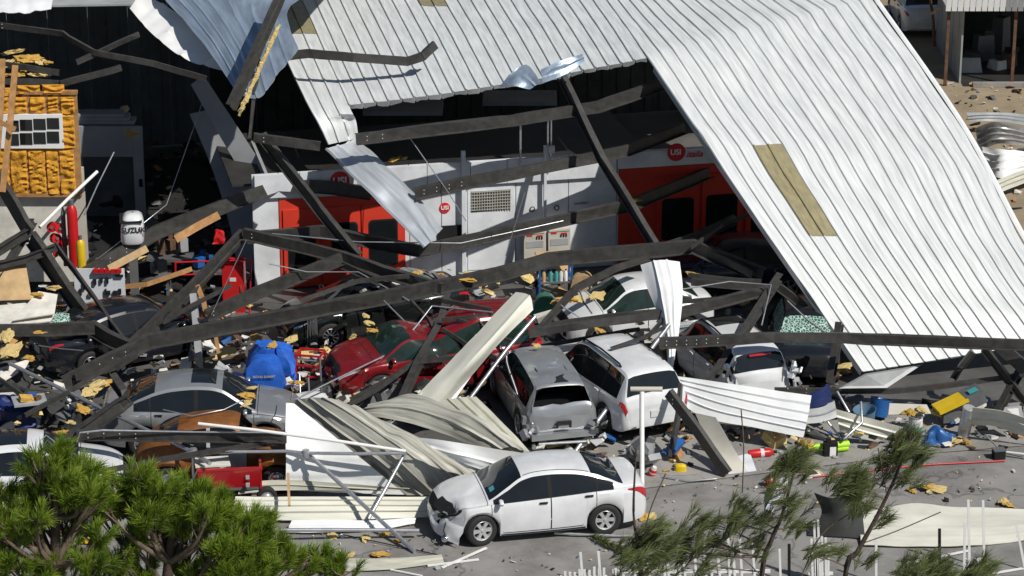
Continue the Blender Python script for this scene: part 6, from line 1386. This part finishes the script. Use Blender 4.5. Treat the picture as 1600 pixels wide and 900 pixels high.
for (a_, b_, c_, d_, lb) in ((1513,781,1515,889,'tall leaning white stake standing left of the rightmost ones'), (1508,815,1506,fv,'white stake beside the tall leaning one'), (1588,820,1602,890,'white stake leaning at the right edge'), (1369,838,1369,fv,'thin white stake below the big cream sheet'), (1536,782,1538,888,'white stake in front of the cream sheet at the far right')):
    o = picket(None, a_, b_, c_, d_, .05, -9.2 if d_ > 900 else (P(c_, d_, 0).y)); o.name = 'fence_stake'; tag(o, lb, 'stake')
o = picket(None, 1468, 826, 1468, 884, .06, P(1468, 884, 0).y, 'blackplastic'); o.name = 'fence_post'; tag(o, 'short black post standing in front of the cream sheet', 'post')
o = picket(None, 1233, 850, 1233, fv, .06, -9.2, 'blackplastic'); o.name = 'fence_post'; tag(o, 'short black post among the wispy trees', 'post')
def lath(a_, b_, lb, w_=.06):
    mb = MB(); mb.sweep([P(*a_), P(*b_)], [(-w_/2,-.012),(w_/2,-.012),(w_/2,.012),(-w_/2,.012)]); o = mb.build('fence_lath', 'whitepipe'); tag(o, lb, 'lath')
lath((1416,880,.03), (1515,860,.05), 'white lath lying below the big cream sheet'); lath((690,887,.03), (760,856,.06), 'white lath pointing at the saloon front wheel')
lath((668,884,.03), (748,874,.03), 'thin white lath at the bottom left of the saloon'); lath((610,890,.03), (660,900,.03), 'white lath end at the bottom edge', .04); lath((1550,896,.03), (1610,886,.03), 'white lath at the lower right corner')
lath((1525,875,.02), (1545,872,.02), 'short white scrap lath beside the tall leaning stake', .12)
# ================================================================ trees
def leafobj(name, vs, fs, tint, mat, parent):
    me = bpy.data.meshes.new(name); base = parent.matrix_basis.translation
    me.from_pydata([(p[0]-base.x, p[1]-base.y, p[2]-base.z) for p in vs], [], fs)
    at_ = me.attributes.new('tint', 'FLOAT', 'POINT'); at_.data.foreach_set('value', tint); me.materials.append(MATS[mat])
    o = bpy.data.objects.new(name, me); COL.objects.link(o); o.parent = parent; return o
rp = random.Random(5)
def unit():
    while True:
        v_ = Vector((rp.uniform(-1,1), rp.uniform(-1,1), rp.uniform(-1,1)))
        if .05 < v_.length < 1: return v_.normalized()
def tuft(vs, fs, ti, c, d, n, L_, wd, spread, tb, back=.12):
    for k in range(n):
        q = (d + unit()*spread).normalized(); b0 = c + d*rp.uniform(-back, .04) ; l_ = L_*rp.uniform(.65, 1.1)
        side = q.cross(unit()); side = side.normalized()*wd if side.length > .01 else Vector((wd,0,0))
        mid = b0 + q*l_*.55 + Vector((0,0,.01)); tip = b0 + q*l_ + Vector((0,0,-.10*l_))
        i = len(vs); vs += [b0 - side, b0 + side, mid + side*.9, mid - side*.9, tip]; fs += [(i, i+1, i+2, i+3), (i+3, i+2, i+4)]
        t = min(1, max(0, tb + rp.uniform(-.18,.18))); ti += [t*.7, t*.7, t, t, min(1, t + .12)]
def pine(label, base_px, y, clumps, trunk_top):
    b = Q(base_px[0], base_px[1], y); root = thing('pine_tree', label, 'tree', (b.x, y, 0)); vs, fs, ti = [], [], []
    top = Q(*trunk_top, y); tb = MB(); tr_pts = spline([Vector((b.x, y, 0)), Vector((b.x + .25, y + .1, 2.4)), Vector((b.x - .1, y, 4.6)), top], 14)
    tb.tube(tr_pts, .16, 9, scales=[1.25 - .85*i/14 for i in range(15)]); tb.build('trunk', 'bark', root, 50)
    extra = [(c_[0] + rp.uniform(-34,34), c_[1] + rp.uniform(-6,30), 26, rp.uniform(-.6,.6), 6) for c_ in clumps if c_[0] < 440]
    for (u_, v_, r_, dy, n) in clumps + extra:
        c = Q(u_, v_, y + dy); rr = r_ / 90.
        # limb from the trunk
        j = min(range(len(tr_pts)), key=lambda i: abs(tr_pts[i].z - (c.z - .7 - .25*abs(c.x - b.x)))); s_ = tr_pts[j]
        lb = MB(); mid = s_.lerp(c, .5) + Vector((rp.uniform(-.15,.15), rp.uniform(-.15,.15), -.12)); lp = spline([s_, mid, c - Vector((0,0,.12))], 8)
        lb.tube(lp, .055, 6, scales=[1.1 - .75*i/8 for i in range(9)])
        for k in range(int(n*1.25)):
            o_ = unit(); o_.z = abs(o_.z)*.9 - .25; p = c + Vector((o_.x*rr, o_.y*rr*.9, o_.z*rr*.85))*rp.uniform(.35, 1.)
            w0 = lp[rp.randint(5, 8)]; tw = [w0, w0.lerp(p, .55) + unit()*.05, p]; lb.tube(tw, .014, 4)
            d = (o_*.55 + Vector((.22, -.1, .80)) + unit()*.25).normalized(); hi = (p.z - c.z)/max(.1, rr)
            tuft(vs, fs, ti, p, d, 115, .26, .0042, .52, .42 + .32*rp.uniform(-1,1), .30)
        lb.build('limb', 'twig', root, 60)
        for k in range(4):   # bare twigs
            q = c + unit()*rr*1.1 - Vector((0,0,.15)); 
    leafobj('crown', vs, fs, ti, 'needle', root)
pine('long-needled green pine at the lower left corner, its left trunk', (95, 900), -22.0,
     [(62,722,34,0,10),(100,712,30,.2,10),(85,748,40,-.2,14),(130,745,32,.1,11),(60,770,34,.3,9),(115,778,36,-.3,12),(145,768,26,0,8),(20,800,34,0,11),(48,812,30,.3,9),(5,835,30,-.2,8),(25,880,40,-.3,14),(70,888,34,0,10),(-15,870,36,.2,9),(120,812,24,.4,5),(150,880,32,-.3,9),(90,800,28,.5,7),(5,770,26,.4,7),(110,850,26,.6,6)], (85, 735))
pine('long-needled green pine at the lower left, right of its neighbour', (262, 900), -21.0,
     [(180,762,34,.2,11),(215,748,34,0,11),(245,768,38,-.2,14),(200,790,34,.2,11),(230,800,36,-.3,12),(275,790,36,.1,12),(310,770,34,0,11),(340,782,32,.2,10),(325,810,38,-.2,13),(290,760,28,.4,8),(370,815,36,0,12),(405,822,36,.1,12),(385,850,38,-.2,13),(425,850,30,.2,10),(345,850,36,.3,11),(430,882,38,-.2,13),(470,880,34,0,11),(510,876,32,.1,10),(535,890,26,-.1,8),(390,890,38,-.4,13),(180,880,34,-.2,10),(230,892,30,.1,8),(160,800,24,.5,6),(300,835,26,.5,6),(260,830,26,.6,7),(200,835,24,.6,6),(340,890,32,-.4,9),(290,885,28,.2,7)], (275, 770))
def casu(label, stem, y, clumps, twigs=()):
    b = Q(stem[0][0], stem[0][1], y); root = thing('wispy_tree', label, 'tree', (b.x, y, 0)); vs, fs, ti = [], [], []
    st = [Vector((b.x, y, 0)), Vector((b.x, y, b.z*.5))] + [Q(u_, v_, y) for u_, v_ in stem]; sp = spline(st, 26)
    tb = MB(); tb.tube(sp, .042, 6, scales=[1.5 - 1.25*i/26 for i in range(27)]); tb.build('trunk', 'bark', root, 60)
    for (u_, v_, r_, n) in clumps:
        c = Q(u_, v_, y + rp.uniform(-.3,.3)); rr = r_/104.
        j = min(range(8, 27), key=lambda i: (sp[i] - c).length + (0.35 if sp[i].z > c.z else 0)); lb = MB(); mid = sp[j].lerp(c, .5) + unit()*.06
        lp = spline([sp[j], mid, c], 6); lb.tube(lp, .013, 4, scales=[1.2 - .12*i for i in range(7)]); 
        for k in range(int(n*1.9)):
            p = c + Vector((rp.uniform(-1,1), rp.uniform(-.7,.7), rp.uniform(-.8,.8)))*rr*.9
            lb.tube([lp[rp.randint(2,6)], p], .005, 3)
            d = Vector((.45 + rp.uniform(-.3,.3), rp.uniform(-.2,.2), .55 + rp.uniform(-.5,.3))).normalized()
            tuft(vs, fs, ti, p, d, 40, .28, .0035, .42, .4 + rp.uniform(-.3,.35), .22)
        lb.build('limb', 'twig', root, 60)
    for tw in twigs:
        lb = MB(); lb.tube(spline([Q(a_, b_, y) for a_, b_ in tw], 8), .010, 4); lb.build('bare_twig', 'twig', root)
    leafobj('crown', vs, fs, ti, 'casuarina', root)
casu('wispy young tree at the bottom nearest the saloon boot', [(1002,905),(998,860),(990,800),(994,700)], -21.5, [(985,850,22,5),(1005,840,26,7),(1028,828,24,7),(1000,872,30,8),(1040,850,26,7),(1020,880,28,7),(975,880,20,4)], [((1000,870),(1015,800),(1040,740)),])
casu('wispy young tree at the bottom with a foliage mass left of the thin stem', [(1190,905),(1205,845),(1222,805),(1240,740),(1252,700)], -21.0, [(1060,862,28,8),(1085,840,26,8),(1100,815,24,7),(1080,880,28,7),(1130,850,26,7),(1150,820,24,7),(1160,795,22,6),(1180,850,22,5),(1215,760,20,5),(1228,730,24,8),(1245,712,22,8),(1255,735,20,6),(1235,790,22,6),(1250,815,22,6),(1205,812,20,5)], [((1190,900),(1150,870),(1090,900)),((1215,820),(1180,840),(1120,870)),((1160,770),(1162,700),(1158,640))])
casu('tallest wispy tree with a long slanting dark stem at the lower right', [(1320,905),(1340,862),(1367,813),(1395,755),(1418,695),(1425,672)], -21.2, [(1420,690,24,10),(1405,705,24,9),(1435,712,20,7),(1395,735,24,8),(1420,745,18,4),(1380,715,16,4),(1338,742,20,8),(1345,765,24,10),(1325,770,18,6),(1350,790,20,6),(1310,752,16,4),(1375,810,16,4),(1300,855,20,4),(1355,880,18,3),(1270,870,20,4)], [((1250,905),(1282,838),(1330,800)),((1385,770),(1378,730),(1372,700)),((1345,850),(1400,830),(1470,800))])
casu('low wispy treetop at the bottom edge below the cream sheet', [(1455,960),(1450,915),(1448,885)], -20.8, [(1432,888,26,8),(1455,882,24,8),(1475,892,24,7),(1415,900,20,5),(1450,905,28,8)])
casu('small wispy treetop at the bottom right corner', [(1535,960),(1535,915),(1530,880)], -20.8, [(1528,885,20,6),(1545,888,16,5),(1515,898,18,5),(1538,905,22,6)])
# green leafy litter behind the saloon rear wheel
vs, fs, ti = [], [], []; t_ = thing('broken_branch', 'broken yellow-green branch on the asphalt under the saloon rear wheel', 'branch', P(950, 850, 0))
lb = MB(); lb.tube([P(925,838,.06), P(955,852,.08), P(985,868,.05)], .02, 5); lb.build('stem', 'twig', t_)
for k in range(26): 
    f_ = k/26; tuft(vs, fs, ti, P(925 + 62*f_, 838 + 30*f_, .08), Vector((.5,-.6,.3)).normalized(), 16, .3, .008, .5, .75)
leafobj('foliage', vs, fs, ti, 'casuarina', t_)
